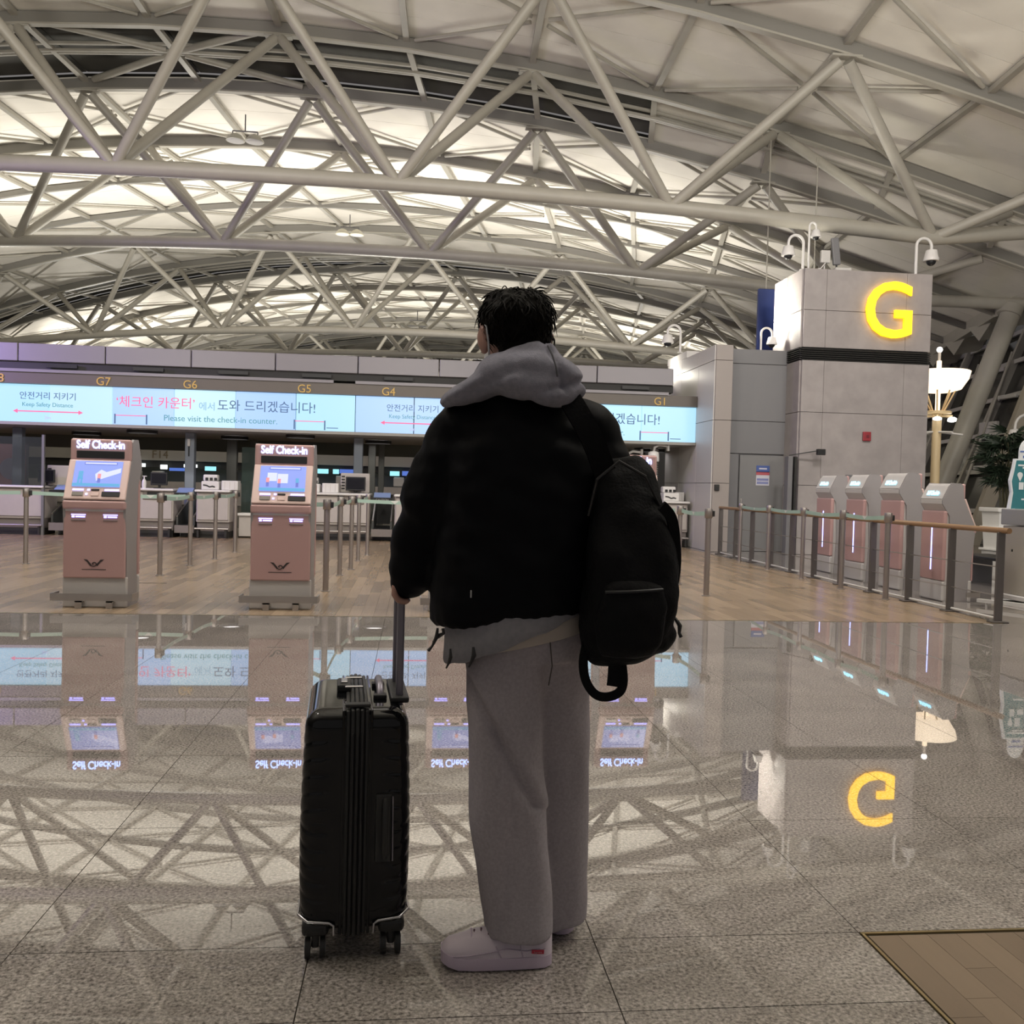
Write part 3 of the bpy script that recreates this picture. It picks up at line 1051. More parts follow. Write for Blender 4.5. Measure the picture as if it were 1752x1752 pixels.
pier = thing('pale_pier', 'pale metal-clad pier at the end of the canopy beside sign G1', 'pier', (6.08, 18.5, 0))
for za, zb in ((0, 1.42), (1.42, 2.72), (2.72, 3.95), (3.95, 4.27)):
    MB().rbox((.18, .0, (za + zb) / 2), (.36 - .006, .04, zb - za - .008), .004, 1).build('front_panel', mat('pier_front', (.30, .265, .25), .5, objvar=.02), pier)
    for a, b in ((.02, 1.1), (1.1, 2.4), (2.4, 3.6)):
        MB().rbox((.0, (a + b) / 2, (za + zb) / 2), (.04, b - a - .008, zb - za - .008), .004, 1).build('side_panel', LGREY, pier)
MB().box(.02, .34, .02, 3.6, 0, 4.26).build('core', MGREY, pier)
MB().box(-.03, .4, 2.0, 3.6, 4.27, 4.42).build('parapet', LGREY, pier)
t = thing('card_reader', 'small black card reader on the pale pier', 'card reader', (6.10 + .02, 18.48, 1.33))
MB().rbox((.05, -.02, 0), (.10, .04, .13), .01, 2).build('case', BLACK, t)
MB().rbox((.05, -.042, .02), (.06, .004, .05), .001, 1).build('sensor_face', DARK, t)

gw = thing('service_wall', 'dark grey panelled wall between pale pier and stone tower', 'wall', (6.44, 18.9, 0))
MB().box(0, 1.34, .03, .3, 0, 4.26).build('core', MGREY, gw)
for za, zb in ((2.06, 2.75), (2.75, 3.95), (3.95, 4.26)):
    MB().rbox((.67, .0, (za + zb) / 2), (1.34, .05, zb - za - .01), .004, 1).build('wall_panel', MGREY, gw)
MB().rbox((.16, .0, 1.02), (.32, .05, 2.06), .004, 1).build('wall_panel', MGREY, gw)
MB().rbox((.84, -.005, 1.02), (.98, .05, 2.03), .004, 1).build('door_leaf', mat('door_grey', (.19, .187, .19), .4), gw)
MB().rbox((.40, -.035, 1.0), (.03, .03, .22), .008, 2).build('door_pull', STAIN, gw)
nt_ = thing('door_notice', 'small red, white and blue notice on the grey door', 'notice', (7.15, 18.865, 1.40))
MB().box(0, .29, -.004, 0, 0, .42).build('sheet', mat('notice_white', (.55, .54, .60), .5), nt_)
MB().box(0, .29, -.008, -.004, .28, .42).build('blue_band', mat('notice_navy', (.06, .10, .30), .5), nt_)
MB().box(0, .29, -.008, -.004, .22, .29).build('red_band', mat('notice_red', (.40, .08, .10), .5), nt_)
for k in range(2):
    MB().box(.02, .27, -.007, -.004, .10 - k * .07, .15 - k * .07).build('print_line', mat('notice_ink', (.2, .22, .42), .5), nt_)
MB().box(.06, .23, -.010, -.008, .34, .37).build('print_line', mat('notice_white', (.55, .54, .6), .5), nt_)
t = thing('door_portal', 'narrow steel door frame with a black sensor on an arm, at the tower foot', 'door frame', (7.44, 18.0, 0))
MB().rbox((.1, .1, 1.0), (.10, .2, 2.0), .01, 1).build('jamb', MGREY, t)
MB().rbox((.24, .12, 1.0), (.06, .12, 2.0), .01, 1).build('jamb', DARK, t)
MB().bar((.1, .1, 2.02), (.62, -.05, 2.12), .03, .02).build('arm', BLACK, t)
MB().rbox((.70, -.06, 2.10), (.17, .09, .12), .01, 1).build('sensor_box', BLACK, t)
area('tower_uplight', (6.9, 19.6, 4.85), (7.76, 19.3, 5.2), .3, 75, (1, .95, .82), R(120))
area('pier_uplight', (5.7, 21.6, 4.0), (6.05, 21.4, 4.4), .2, 14, (1, .95, .82))

t = thing('hanging_sign', 'navy blue hanging sign half hidden behind the tower, on a thin rod', 'sign', (7.78, 20.6, 0))
MB().rbox((.68, .0, 5.2), (1.5, .10, 1.44), .015, 1).build('board', mat('sign_navy', (.035, .055, .19), .35), t)
MB().cyl((.12, 0, 5.92), (.12, 0, 9.3), .016, 8).build('hanging_rod', STEEL, t)
MB().cyl((1.25, 0, 5.92), (1.25, 0, 9.0), .016, 8).build('hanging_rod', STEEL, t)
# ================================================================== SELF CHECK-IN KIOSKS
KSC = mat('kiosk_screen', (.1, .1, .2), .2, emit=(.26, .36, .86), es=.95)
KTEAL = mat('kiosk_screen_teal', (.1, .2, .3), .3, emit=(.06, .33, .62), es=.9)
KLIT = mat('kiosk_screen_pale', (.3, .3, .5), .3, emit=(.55, .62, 1.0), es=.95)
KNAVY = mat('kiosk_screen_navy', (.1, .1, .3), .3, emit=(.10, .15, .50), es=.9)
KRED = mat('kiosk_screen_skin', (.3, .1, .1), .3, emit=(.75, .33, .35), es=.9)


def kiosk(label, loc, rz=0, art=0):
    t = thing('self_check_in_kiosk', label, 'kiosk', loc, rz, 'self check-in kiosks')
    prof = [(.04, 0), (.04, .28), (.012, .31), (.0, .90), (-.03, .97), (-.035, 1.03), (-.01, 1.055), (.15, 1.435), (.165, 1.62), (.20, 1.65), (.35, 1.655), (.375, 1.63), (.475, 1.42), (.475, 1.37), (.41, 1.27), (.41, 0)]
    MB().prism(prof, lambda u, v, w: (w, u, v), -.265, .265).build('body', KWHITE, t)
    for s in (-1, 1):       # thick grey cheeks
        pr = [(.02, .0), (.02, .5), (-.03, .99), (-.03, 1.05), (.155, 1.44), (.175, 1.63), (.21, 1.66), (.345, 1.665), (.37, 1.63), (.47, 1.42), (.47, 1.37), (.36, 1.2), (.33, .6), (.36, 0)]
        MB().prism(pr, lambda u, v, w: (w, u, v), s * .262, s * .285).build('side_cheek', KGREY, t)
    # front: white foot, rose panel, ledge, pale sloping fascia, rose header
    MB().rbox((0, .03, .15), (.585, .05, .30), .012, 2).build('foot_panel', KWHITE, t)
    MB().rbox((0, -.002, .62), (.565, .034, .66), .014, 3).build('front_panel', PINK, t)
    MB().rbox((0, -.02, 1.005), (.572, .06, .085), .02, 3).build('ledge', PINK, t)
    sl = Matrix.Rotation(math.atan2(-.16, .38), 3, 'X')
    sc = Vector((0, .062, 1.245))

    def S(x, h, out=0):      # a point on the sloping fascia
        return sc + sl @ Vector((x, -out, h))
    MB().rbox(S(0, 0, .012), (.56, .03, .42), .01, 2, sl).build('fascia', PINKL, t)
    MB().rbox((0, .155, 1.545), (.56, .05, .22), .022, 3).build('header', PINK, t)
    text('Self Check-in', .1, (0, .127, 1.60), LEDW, t, 'lit_lettering', width=.44, height=.082, ext=.003, bold=.0015)
    MB().rbox((0, .130, 1.50), (.44, .014, .075), .006, 2).build('camera_window', BLACK, t)
    s_ = MB().rbox(S(0, .055, .030), (.435, .012, .275), .004, 2, sl).build('touch_screen', KSC, t)
    e = .0385
    MB().obox(S(0, -.062, e), (.43, .003, .028), sl).build('screen_footer', KTEAL, s_)
    MB().obox(S(.02, .165, e), (.30, .003, .024), sl).build('screen_title', KNAVY, s_)
    MB().obox(S(.02, .165, e + .001), (.285, .003, .014), sl).build('screen_title_face', KLIT, s_)
    if art == 0:
        MB().add([S(-.005, -.02, e), S(.21, .07, e), S(.21, .12, e), S(.08, .075, e), S(.03, .10, e), S(-.02, .05, e)], [(0, 1, 2, 3, 4, 5)]).build('screen_plane', KLIT, s_)
        MB().obox(S(-.15, .04, e), (.04, .003, .08), sl).obox(S(-.165, -.02, e), (.016, .003, .06), sl).obox(S(-.135, -.02, e), (.016, .003, .06), sl).build('screen_figure', KTEAL, s_)
        MB().obox(S(.02, .03, e + .001), (.03, .003, .05), sl).build('screen_figure', KRED, s_)
        MB().obox(S(.02, -.015, e + .001), (.026, .003, .045), sl).build('screen_figure', KNAVY, s_)
    else:
        for x, m_, h in ((-.14, KRED, .05), (-.03, KRED, .03), (.14, KTEAL, .05)):
            MB().obox(S(x, .01 + h / 2, e + .001), (.03, .003, .05), sl).build('screen_figure', m_, s_)
            MB().obox(S(x, -.035 + h / 2, e + .001), (.026, .003, .045), sl).build('screen_figure', KNAVY, s_)
        MB().obox(S(-.10, .07, e), (.09, .003, .09), sl).obox(S(.0, .055, e), (.10, .003, .10), sl).build('screen_plane', KLIT, s_)
    MB().rbox(S(.0, -.113, .03), (.075, .01, .018), .003, 1, sl).build('reader_slot', BLACK, t)
    MB().rbox(S(.145, -.155, .03), (.165, .012, .052), .004, 1, sl).build('document_slot', BLACK, t)
    MB().rbox(S(-.155, -.155, .03), (.10, .012, .045), .004, 1, sl).build('passport_reader', mat('reader_grey', (.30, .28, .26), .25, .5), t)
    MB().rbox(S(-.0, -.155, .03), (.075, .006, .045), .004, 1, sl).build('pin_pad', PINKL, t)
    for x, w in ((-.155, .10), (.15, .13), (-.06, .025), (-.075, .02)):
        z = -.113 if x != -.075 else -.158
        MB().obox(S(x, z, .030), (w, .004, .018), sl).build('lit_label', LEDV, t)
    for x in (-.145, .145):
        MB().box(x - .065, x + .065, -.024, -.019, .905, .915).box(x - .06, x - .035, -.024, -.019, .88, .9).box(x - .025, x + .06, -.024, -.019, .882, .897).build('lit_label', LEDV, t)
        MB().rbox((x, -.022, .855), (.13, .012, .008), .002, 1).build('slot', PLINTH, t)
    # winged emblem with a swirl, and its line of small print
    em = MB()
    for s in (-1, 1):
        em.add([(s * .095, -.022, .475), (s * .06, -.022, .472), (s * .022, -.022, .425), (s * .03, -.022, .405), (s * .062, -.022, .448)], [(0, 1, 2, 3, 4)])
    em.tube([(.044 * math.cos(a) * (1 - a / 13), -.022, .430 + .036 * math.sin(a) * (1 - a / 13)) for a in [PI * .95 + k * PI / 8 for k in range(20)]], .005, 6)
    em.build('emblem', mat('emblem_dark', (.04, .03, .03), .4), t)
    MB().box(-.11, .11, -.0215, -.019, .372, .378).build('small_print', mat('emblem_dark', (.04, .03, .03), .4), t)
    # steel guard bar round the foot
    MB().box(-.36, .36, -.085, -.075, .075, .145).box(-.37, -.36, -.085, .12, .075, .145).box(.36, .37, -.085, .12, .075, .145).build('guard_bar', STAIN, t)
    for x in (-.12, .16):
        MB().box(x - .03, x + .03, -.08, .04, .06, .075).box(x - .03, x + .03, -.08, -.06, 0, .075).build('guard_foot', STAIN, t)
    # back: rose column with light strip, lit lettering on the overhanging head
    MB().rbox((0, .415, .78), (.575, .06, .98), .02, 3).build('back_panel', PINK, t)
    MB().rbox((0, .415, .145), (.575, .055, .28), .02, 3).build('back_foot', KWHITE, t)
    MB().rbox((.0, .447, .74), (.022, .008, .62), .003, 1).build('light_strip', LEDB, t)
    hd = Matrix.Rotation(math.atan2(.10, .21), 3, 'X')
    MB().rbox((0, .43, 1.525), (.54, .012, .20), .004, 2, hd).build('head_plate', KWHITE, t)
    text('Self Check-in', .1, (0, .448, 1.52), LEDC, t, 'lit_lettering', face='+y', width=.30, height=.07, ext=.003, bold=.004, tilt=math.atan2(.10, .21))
    return t


KY = 9.06
for kk in (kiosk('rose gold self check-in kiosk nearest the left picture edge', (-3.0, KY, 0), 0, 0),
          kiosk('rose gold self check-in kiosk just behind the suitcase, screen facing the camera', (-1.28, KY, 0), 0, 1),
          kiosk('self check-in kiosk hidden behind the man, only its foot guard showing by his sleeve', (.44, KY, 0), 0, 0),
          kiosk('self check-in kiosk behind the backpack, only a top corner showing by the right sleeve', (2.16, KY, 0), 0, 1)):
    kk.scale = (1, 1, .966)
for x, y, s, lab in ((6.51, 14.25, .935, 'self check-in kiosk beyond the railing, farthest of the four seen from behind'),
                     (6.41, 13.0, .935, 'self check-in kiosk beyond the railing, second farthest from the camera'),
                     (6.35, 11.85, .94, 'self check-in kiosk beyond the railing, next to the nearest one and taller'),
                     (6.21, 10.65, .855, 'nearest self check-in kiosk beyond the railing, lower than the others')):
    k = kiosk(lab, (x + .45, y, 0), PI / 2, 0)
    k.scale = (s, s, s)

# ================================================================== BARRIER POSTS AND BELTS
BELT = mat('belt_mint', (.33, .46, .405), .6)
BELTW = mat('belt_print', (.60, .62, .60), .6)


def belt_to(t, dx, dy, nv=2):
    L = math.hypot(dx, dy)
    d = Vector((dx, dy, 0)) / L
    nrm = Vector((-d.y, d.x, 0))
    rings = []
    for k in range(13):
        s = k / 12
        c = d * (.075 + (L - .15) * s) + Vector((0, 0, .985 - .02 * math.sin(PI * s)))
        rings.append([c + nrm * a * .002 + Vector((0, 0, b * .025)) for a, b in ((-1, -1), (1, -1), (1, 1), (-1, 1))])
    b = MB().loft(rings).build('belt', BELT, t)
    for s in [(j + .5) / nv for j in range(nv)]:
        c = d * L * s + Vector((0, 0, .985 - .02 * math.sin(PI * s)))
        q = MB()
        for sg in (-1, 1):
            e = nrm * sg * .0035
            q.add([c + e + d * -.06 + Vector((0, 0, .022)), c + e + d * .06 + Vector((0, 0, .022)), c + e + Vector((0, 0, -.02))], [(0, 1, 2)])
        q.build('belt_mark', BELTW, b)
    return b


def stanchion(x, y, label, belts=(), big=False):
    t = thing('barrier_post', label, 'barrier post', (x, y, 0), 0, 'queue barrier posts')
    MB().cyl((0, 0, 0), (0, 0, .95), .034 if big else .031, 14).build('pole', POSTM, t, 60)
    MB().lathe([(.05, 0), (.05, .008), (.036, .012)], (0, 0, 0), 16).build('floor_socket', STAIN, t, 60)
    MB().lathe([(.043, .93), (.047, .935), (.047, 1.03), (.043, 1.045), (.0, 1.05)], (0, 0, 0), 16).build('reel_head', POSTM, t, 60)
    MB().rbox((.056, 0, .985), (.03, .05, .07), .006, 1).build('belt_clip', BLACK, t)
    for dx, dy in belts:
        belt_to(t, dx, dy, max(1, round(math.hypot(dx, dy) / 1.4)))
    return t


stanchion(-8.1, 13.36, 'barrier post out at the picture edge carrying the long belt', [(2.76, 0)])
stanchion(-5.34, 13.36, 'barrier post left of the first front kiosk', [(2.18, .1)])
stanchion(-3.20, 12.06, 'nearest barrier post between the two front kiosks', [(.04, 1.4)])
stanchion(-3.16, 13.46, 'second barrier post in the row between the two front kiosks', [(.1, 1.15)])
stanchion(-3.06, 14.63, 'third barrier post in the row between the two front kiosks', [(.02, 1.45)])
stanchion(-3.04, 16.1, 'farthest barrier post in the row between the two front kiosks')
stanchion(-.99, 10.60, 'nearest barrier post with thick head, just past the second front kiosk', [(.01, 1.8), (-1.2, 1.9)], True)
stanchion(-.98, 12.41, 'second barrier post beside the man, thick and close to the nearest', [(.09, .85)])
stanchion(-.89, 13.26, 'third barrier post in the row beside the jacket sleeve', [(.01, 1.5), (2.4, .0)])
stanchion(-.88, 14.75, 'fourth barrier post in the row beside the jacket sleeve', [(.08, 1.22)])
stanchion(-.80, 15.97, 'farthest barrier post in the row beside the jacket sleeve')
stanchion(1.5, 13.26, 'barrier post hidden behind the man', [(2.0, -1.33)])
stanchion(3.50, 11.93, 'thin barrier post just beside the backpack')
stanchion(3.47, 10.65, 'free-standing barrier post on the timber floor nearest the pale pier', [(.03, 1.28)], True)
rows = [(5.655, 10.54), (5.62, 11.64), (5.67, 13.0), (5.70, 14.4), (5.86, 16.14)]
rl = ['nearest barrier post along the railing, at the free belt end', 'second nearest barrier post along the railing',
      'middle barrier post along the railing', 'second farthest barrier post along the railing', 'farthest barrier post along the railing, by the grey door']
for k, (x, y) in enumerate(rows):
    b = [] if k == 4 else [(rows[k + 1][0] - x, rows[k + 1][1] - y)]
    stanchion(x, y, rl[k], b, k == 0)

# ================================================================== RAILING
HW = wood_mat('handrail_wood', (.16, .085, .042), (.32, .19, .10), .3)
RPM = mat('rail_post_grey', (.16, .145, .14), .38, .6)
rp = [(5.88, 8.72), (5.87, 9.55), (5.865, 10.40), (5.87, 11.30), (5.89, 12.22), (5.92, 13.15), (5.95, 14.05), (5.98, 14.98), (6.0, 15.92), (6.03, 16.85), (6.07, 17.85)]
t = thing('railing', 'wooden handrail on grey steel posts with thin wires, edging the timber floor', 'railing', (5.9, 8.7, 0))
o = Vector((5.9, 8.7, 0))
MB().tube([Vector((x, y, .93)) - o for x, y in [(5.885, 8.60)] + rp[1:] + [(6.08, 17.95)]], .029, 12).build('handrail', HW, t, 60)
for z in (.27, .56):
    MB().tube([Vector((x, y, z)) - o for x, y in rp], .006, 6).build('rail_wire', STAIN, t)
MB().tube([Vector((x + .01, y, .035)) - o for x, y in rp], .014, 6).build('bottom_rail', LGREY, t)
for x, y in rp:
    p = Vector((x, y, 0)) - o
    MB().rbox((p.x, p.y, .46), (.085, .030, .90), .006, 1).build('rail_post', RPM, t)
    MB().rbox((p.x, p.y, .008), (.17, .12, .016), .004, 1).build('base_plate', RPM, t)

# ================================================================== CAMERAS AND SMALL THINGS ON TOP OF THE WALLS
def cctv(label, loc, h, r, side=1, s=1, arm='y'):
    t = thing('dome_camera', label, 'security camera', loc, 0, 'dome cameras on goosenecks')
    d = Vector((side, 0, 0))
    pts = [Vector((0, 0, 0)), Vector((0, 0, h - r))] + [d * (r - r * math.cos(a)) + Vector((0, 0, h - r + r * math.sin(a))) for a in [PI * k / 10 for k in range(1, 11)]]
    end = d * 2 * r + Vector((0, 0, h - r))
    MB().tube(pts + [end - Vector((0, 0, .08))], .028 * s, 10).build('gooseneck', WHITE, t, 60)
    MB().lathe([(.07 * s, 0), (.06 * s, .012)], (0, 0, 0), 14).build('flange', WHITE, t, 60)
    c = end - Vector((0, 0, .08))
    MB().lathe([(.04 * s, .02), (.10 * s, 0), (.125 * s, -.12 * s), (.14 * s, -.15 * s), (.135 * s, -.19 * s)], c, 18).build('housing', WHITE, t, 60)
    MB().ell(c - Vector((0, 0, .19 * s)), (.085 * s, .085 * s, .085 * s)).build('dome', BLACK, t, 180)
    return t


cctv('white dome camera on a short gooseneck over the glowing tower corner', (7.80, 18.35, 5.84), .70, .16, -1)
cctv('white dome camera on the tallest thin pole above the tower', (7.96, 18.45, 5.84), 1.0, .07, 1, .75)
cctv('white dome camera on a gooseneck above the letter G', (10.24, 18.35, 5.84), .78, .165, 1, 1.15)
cctv('white dome camera on a gooseneck above the pale pier', (5.98, 20.8, 4.42), .62, .15, -1)
cctv('small white dome camera by the foot of the blue hanging sign', (7.25, 19.1, 4.26), .5, .12, 1, .8)
t = thing('antenna_panel', 'tilted grey antenna panel on the tower top', 'antenna', (8.56, 18.5, 5.84))
MB().rbox((0, 0, .45), (.16, .08, .56), .02, 2, Matrix.Rotation(R(-7), 3, 'Y')).build('panel', MGREY, t)
MB().cyl((.03, 0, 0), (.03, 0, .25), .02).build('mast', BLACK, t)
MB().rbox((.15, 0, .06), (.35, .2, .1), .02, 1).build('base', LGREY, t)
t = thing('wireless_box', 'small pale junction box on a bracket on the tower top', 'box', (8.34, 18.5, 5.84))
MB().rbox((0, 0, .33), (.20, .08, .26), .015, 2).build('case', LGREY, t)
MB().cyl((0, .03, 0), (0, .03, .45), .016).build('mast', LGREY, t)
MB().tube([(0, -.02, .2), (-.1, -.02, .08), (-.35, 0, .02)], .012, 6).build('cable', WHITE, t, 60)
for x, y, z, lab in ((5.20, FY + .25, 2.24, 'white dome camera hanging under the canopy, beside sign G1'), (4.72, FY + .7, 2.10, 'white dome camera under the canopy, half behind the sleeve')):
    t = thing('ceiling_camera', lab, 'security camera', (x, y, z), 0, 'dome cameras under the canopy')
    MB().tube([(.28, 0, -.02), (.1, 0, .0), (0, 0, -.06), (-.02, 0, -.18)], .03, 10).build('arm', WHITE, t, 60)
    MB().rbox((.3, 0, -.04), (.05, .12, .18), .01, 1).build('bracket', WHITE, t)
    MB().lathe([(.05, -.14), (.115, -.17), (.13, -.34), (.12, -.37)], (-.02, 0, 0), 18).build('housing', WHITE, t, 60)
    MB().ell((-.02, 0, -.37), (.09, .09, .085)).build('dome', BLACK, t, 180)
for x, y, m_, lab in ((5.02, FY + 1.0, BLACK, 'black coiled hose hanging from the canopy by the backpack'), (5.42, FY + 1.1, LGREY, 'pale coiled hose hanging from the canopy under sign G1')):
    t = MB().tube([(x + .09 * math.cos(a), y + .09 * math.sin(a), 2.2 - a / (2 * PI) * .052) for a in [k * PI / 5 for k in range(220)]], .014, 5).build('coiled_hose', m_, None, 60)
    tag(t, lab, 'hose')

# twin floodlights under the vault
def flood(label, p, s=1):
    t = thing('twin_floodlight', label, 'floodlight', p, 0, 'twin floodlights under the vault')
    MB().bar((-.55 * s, 0, 0), (.55 * s, 0, 0), .05, .05).bar((-.55 * s, 0, 0), (-.55 * s, 0, -.25), .04, .04).bar((.55 * s, 0, 0), (.55 * s, 0, -.25), .04, .04).build('bracket', MGREY, t)
    MB().cyl((0, 0, 0), (0, 0, .75), .03).build('stem', MGREY, t)
    for e in (-1, 1):
        mt = Matrix.Rotation(R(e * 18), 3, 'Y')
        MB().lathe([(.10, .16), (.26, .08), (.40, -.10), (.42, -.16), (.38, -.17)], (e * .42 * s, 0, -.28), 16).build('lamp_head', mat('flood_shell', (.48, .46, .38), .4), t, 60)
        MB().lathe([(.36, 0), (.36, .02)], (e * .42 * s, 0, -.455), 16).build('lens', LGREY, t)
    t.scale = (.58, .58, .58)
    return t


flood('twin floodlight nearest the camera, hanging high before a rib on the left', (-4.62, 24.9, 10.05 + .25))
flood('pale twin floodlight farther back, just under the second truss ribs', (-2.45, 32.4, 9.75 + .25))
flood('small twin floodlight far back among the third truss struts', (-.09, 42.0, 8.6))
flood('small far twin floodlight, just left of the man\'s head', (4.3, 53.0, 9.0))

# ================================================================== LAMP POST, PALM, COUNTER WITH TEAL SIGN
LAMPG = mat('lamp_glow', (.9, .8, .65), .5, emit=(1.0, .80, .58), es=1.5)
LAMPP = mat('lamp_post_cream', (.62, .48, .28), .45)
t = thing('lamp_post', 'cream lamp post with glowing bowl beside the stone tower', 'lamp post', (11.22, 19.0, 0))
MB().lathe([(.12, 0), (.10, .3), (.095, 3.0), (.085, 3.05)], (0, 0, 0), 16).build('post', LAMPP, t, 60)
MB().lathe([(.22, 0), (.22, .05), (.14, .09)], (0, 0, 0), 18).build('base', LAMPP, t, 60)
MB().cyl((0, 0, 3.0), (0, 0, 4.2), .05).build('upper_stem', LAMPG, t, 60)
MB().lathe([(.26, 3.52), (.46, 3.58), (.60, 3.80), (.64, 3.96), (.62, 3.97), (.45, 3.66), (.25, 3.58)], (0, 0, 0), 28).build('bowl', LAMPG, t, 60)
for k in range(8):
    a = 2 * PI * k / 8 + .2
    MB().tube([(.09 * math.cos(a), .09 * math.sin(a), 3.02), (.34 * math.cos(a), .34 * math.sin(a), 3.55)], .018, 6).build('bowl_strut', LAMPP, t)
MB().lathe([(.27, 3.05), (.29, 3.06), (.29, 3.10), (.27, 3.11)], (0, 0, 0), 24).build('ring', LAMPP, t, 60)
for k in range(6):
    a = 2 * PI * k / 6
    MB().bar((0, 0, 3.0), (.34 * math.cos(a), .34 * math.sin(a), 3.0), .03, .03).build('ring_arm', LAMPP, t)
    MB().lathe([(.04, 2.97), (.09, 2.94), (.085, 2.90), (.0, 2.88)], (.34 * math.cos(a), .34 * math.sin(a), 0), 12).build('small_lamp', mat('small_lamp_glow', (.9, .9, .9), .4, emit=(1, .96, .88), es=4), t, 60)
for a in (0, PI / 2, PI, PI * 1.5):
    MB().cyl((.08 * math.cos(a), .08 * math.sin(a), 2.66), (.60 * math.cos(a), .60 * math.sin(a), 2.62), .022, 8).build('cross_arm', LGREY, t, 60)
MB().cyl((0, 0, 4.15), (0, 0, 4.40), .03).build('finial_stem', LGREY, t, 60)
MB().ell((0, 0, 4.44), (.06, .06, .06)).build('finial_lamp', mat('finial_glow', (1, 1, 1), .4, emit=(1, .98, .95), es=6), t, 180)
PLW = mat('planter_white', (.86, .85, .83), .4)
t = thing('planter', 'white square planter holding the dark palm', 'planter', (13.25, 19.6, 0))
MB().loft([[(sx * w, sy * w, z) for sx, sy in ((-1, -1), (1, -1), (1, 1), (-1, 1))] for w, z in ((.30, 0), (.30, .06), (.27, .07), (.32, .98), (.32, 1.0))]).build('body', PLW, t)
MB().rbox((0, 0, 1.0), (.74, .74, .10), .02, 2).build('rim', PLW, t)
for z in (.10, .60):
    MB().rbox((0, 0, z), (.70, .70, .05), .012, 2).build('band', PLW, t)
MB().box(-.29, .29, -.29, .29, 1.0, 1.055).build('soil', mat('soil', (.05, .04, .03), .9), t)
LEAF = mat('palm_leaf', (.026, .045, .026), .5, var=.3, scale=20)
t = thing('potted_palm', 'dark bushy palm with fan leaves in the white planter', 'plant', (13.25, 19.6, 1.06))
for k in range(9):
    a, r = k * 2.4, .05 + .02 * (k % 4)
    h = 1.0 + .5 * ((k * 37) % 10) / 10
    MB().tube([(r * math.cos(a), r * math.sin(a), 0), (r * 1.6 * math.cos(a + .3), r * 1.6 * math.sin(a + .3), h * .6), (r * 2.4 * math.cos(a), r * 2.4 * math.sin(a), h)], .016, 6).build('cane', mat('palm_cane', (.08, .075, .04), .6), t, 60)
fan = MB()
for k in range(9):
    a = R(-80 + k * 20)
    d = Vector((math.cos(a), math.sin(a), 0))
    n = Vector((-d.y, d.x, 0))
    L = .42 - .0016 * abs(k - 4) ** 2 * 10
    w = .032
    fan.add([(0, 0, 0), d * L * .45 + n * w + Vector((0, 0, .03)), d * L + Vector((0, 0, -.10)), d * L * .45 - n * w + Vector((0, 0, .03)), d * L * .45 + Vector((0, 0, -.01))], [(0, 4, 1), (4, 2, 1), (0, 3, 4), (4, 3, 2)])
fm = fan.mesh('palm_leaf')
fm.materials.append(LEAF)
rnd = random.Random(3)
for k in range(95):
    a = rnd.uniform(0, 2 * PI)
    z = rnd.uniform(.45, 1.72)
    r = rnd.uniform(.10, .56) * (1 - abs(z - 1.05) / 1.5)
    o_ = bpy.data.objects.new('palm_leaf', fm)
    COL.objects.link(o_)
    o_.parent = t
    o_.location = (r * math.cos(a), r * math.sin(a), z)
    o_.rotation_euler = (rnd.uniform(-.5, .5), rnd.uniform(-.9, .5), a + rnd.uniform(-.5, .5))
    s = rnd.uniform(.75, 1.15)
    o_.scale = (s, s, s)

t = thing('information_counter', 'beige counter desk with a grey top band at the picture edge', 'counter', (7.30, 8.7, 0))
MB().rbox((.75, 1.05, .50), (1.5, 2.1, .84), .01, 2).build('body', mat('desk_beige', (.36, .33, .275), .5), t)
MB().rbox((.75, 1.05, 1.03), (1.54, 2.14, .20), .012, 2).build('top_band', mat('desk_grey', (.26, .255, .24), .4), t)
MB().rbox((.75, 1.05, .05), (1.6, 2.2, .06), .01, 1).build('kick_base', LGREY, t)
for y in (.7, 1.4):
    MB().box(-.004, .01, y - .004, y + .004, .12, .9).build('panel_joint', DARK, t)
MB().rbox((-.004, 1.9, .62), (.012, .02, .03), .003, 1).build('lock', BLACK, t)
TEAL = mat('sign_teal', (.030, .17, .20), .45)
SIGNW = mat('sign_white', (.66, .68, .70), .4)
t = thing('teal_sign', 'teal information sign with white icons and rounded white top, on the beige desk', 'sign', (7.37, 10.74, 1.13))
MB().prism([(-.06, 0), (.52, 0), (.52, .62), (.0, .62), (-.02, .5), (-.055, .35), (-.03, .2)], lambda u, v, w: (u, w, v), -.02, .02).build('backing', SIGNW, t)
MB().prism([(-.03, .0), (.50, 0), (.50, .60), (.02, .60), (.0, .48), (-.03, .34), (-.005, .2)], lambda u, v, w: (u, w, v), -.026, -.018).build('teal_face', TEAL, t)
MB().prism([(.16 + .105 * math.cos(a), .70 + .16 * math.sin(a)) for a in [k * PI / 12 for k in range(13)]] + [(.055, .60), (.265, .60)], lambda u, v, w: (u, w, v), -.024, .0).build('rounded_top', SIGNW, t)
MB().box(.06, .26, -.028, -.024, .70, .72).box(.10, .22, -.028, -.024, .63, .66).build('blue_band', mat('sign_blue_print', (.08, .14, .36), .4), t)
icons = MB()
for x0, x1, z0, z1 in ((.04, .30, .53, .55), (.10, .24, .50, .52), (.13, .2, .35, .46), (.06, .12, .24, .33), (.16, .24, .24, .31), (.10, .24, .11, .13)):
    icons.box(x0, x1, -.030, -.025, z0, z1)
icons.lathe([(.034, -.002), (.034, .002)], (0, 0, 0), 14)
icons.build('icons', SIGNW, t)
MB().prism([(.07 + .035 * math.cos(k * PI / 8), .42 + .035 * math.sin(k * PI / 8)) for k in range(-1, 10)] + [(.07, .34)], lambda u, v, w: (u, w, v), -.031, -.025).build('pin_icon', SIGNW, t)
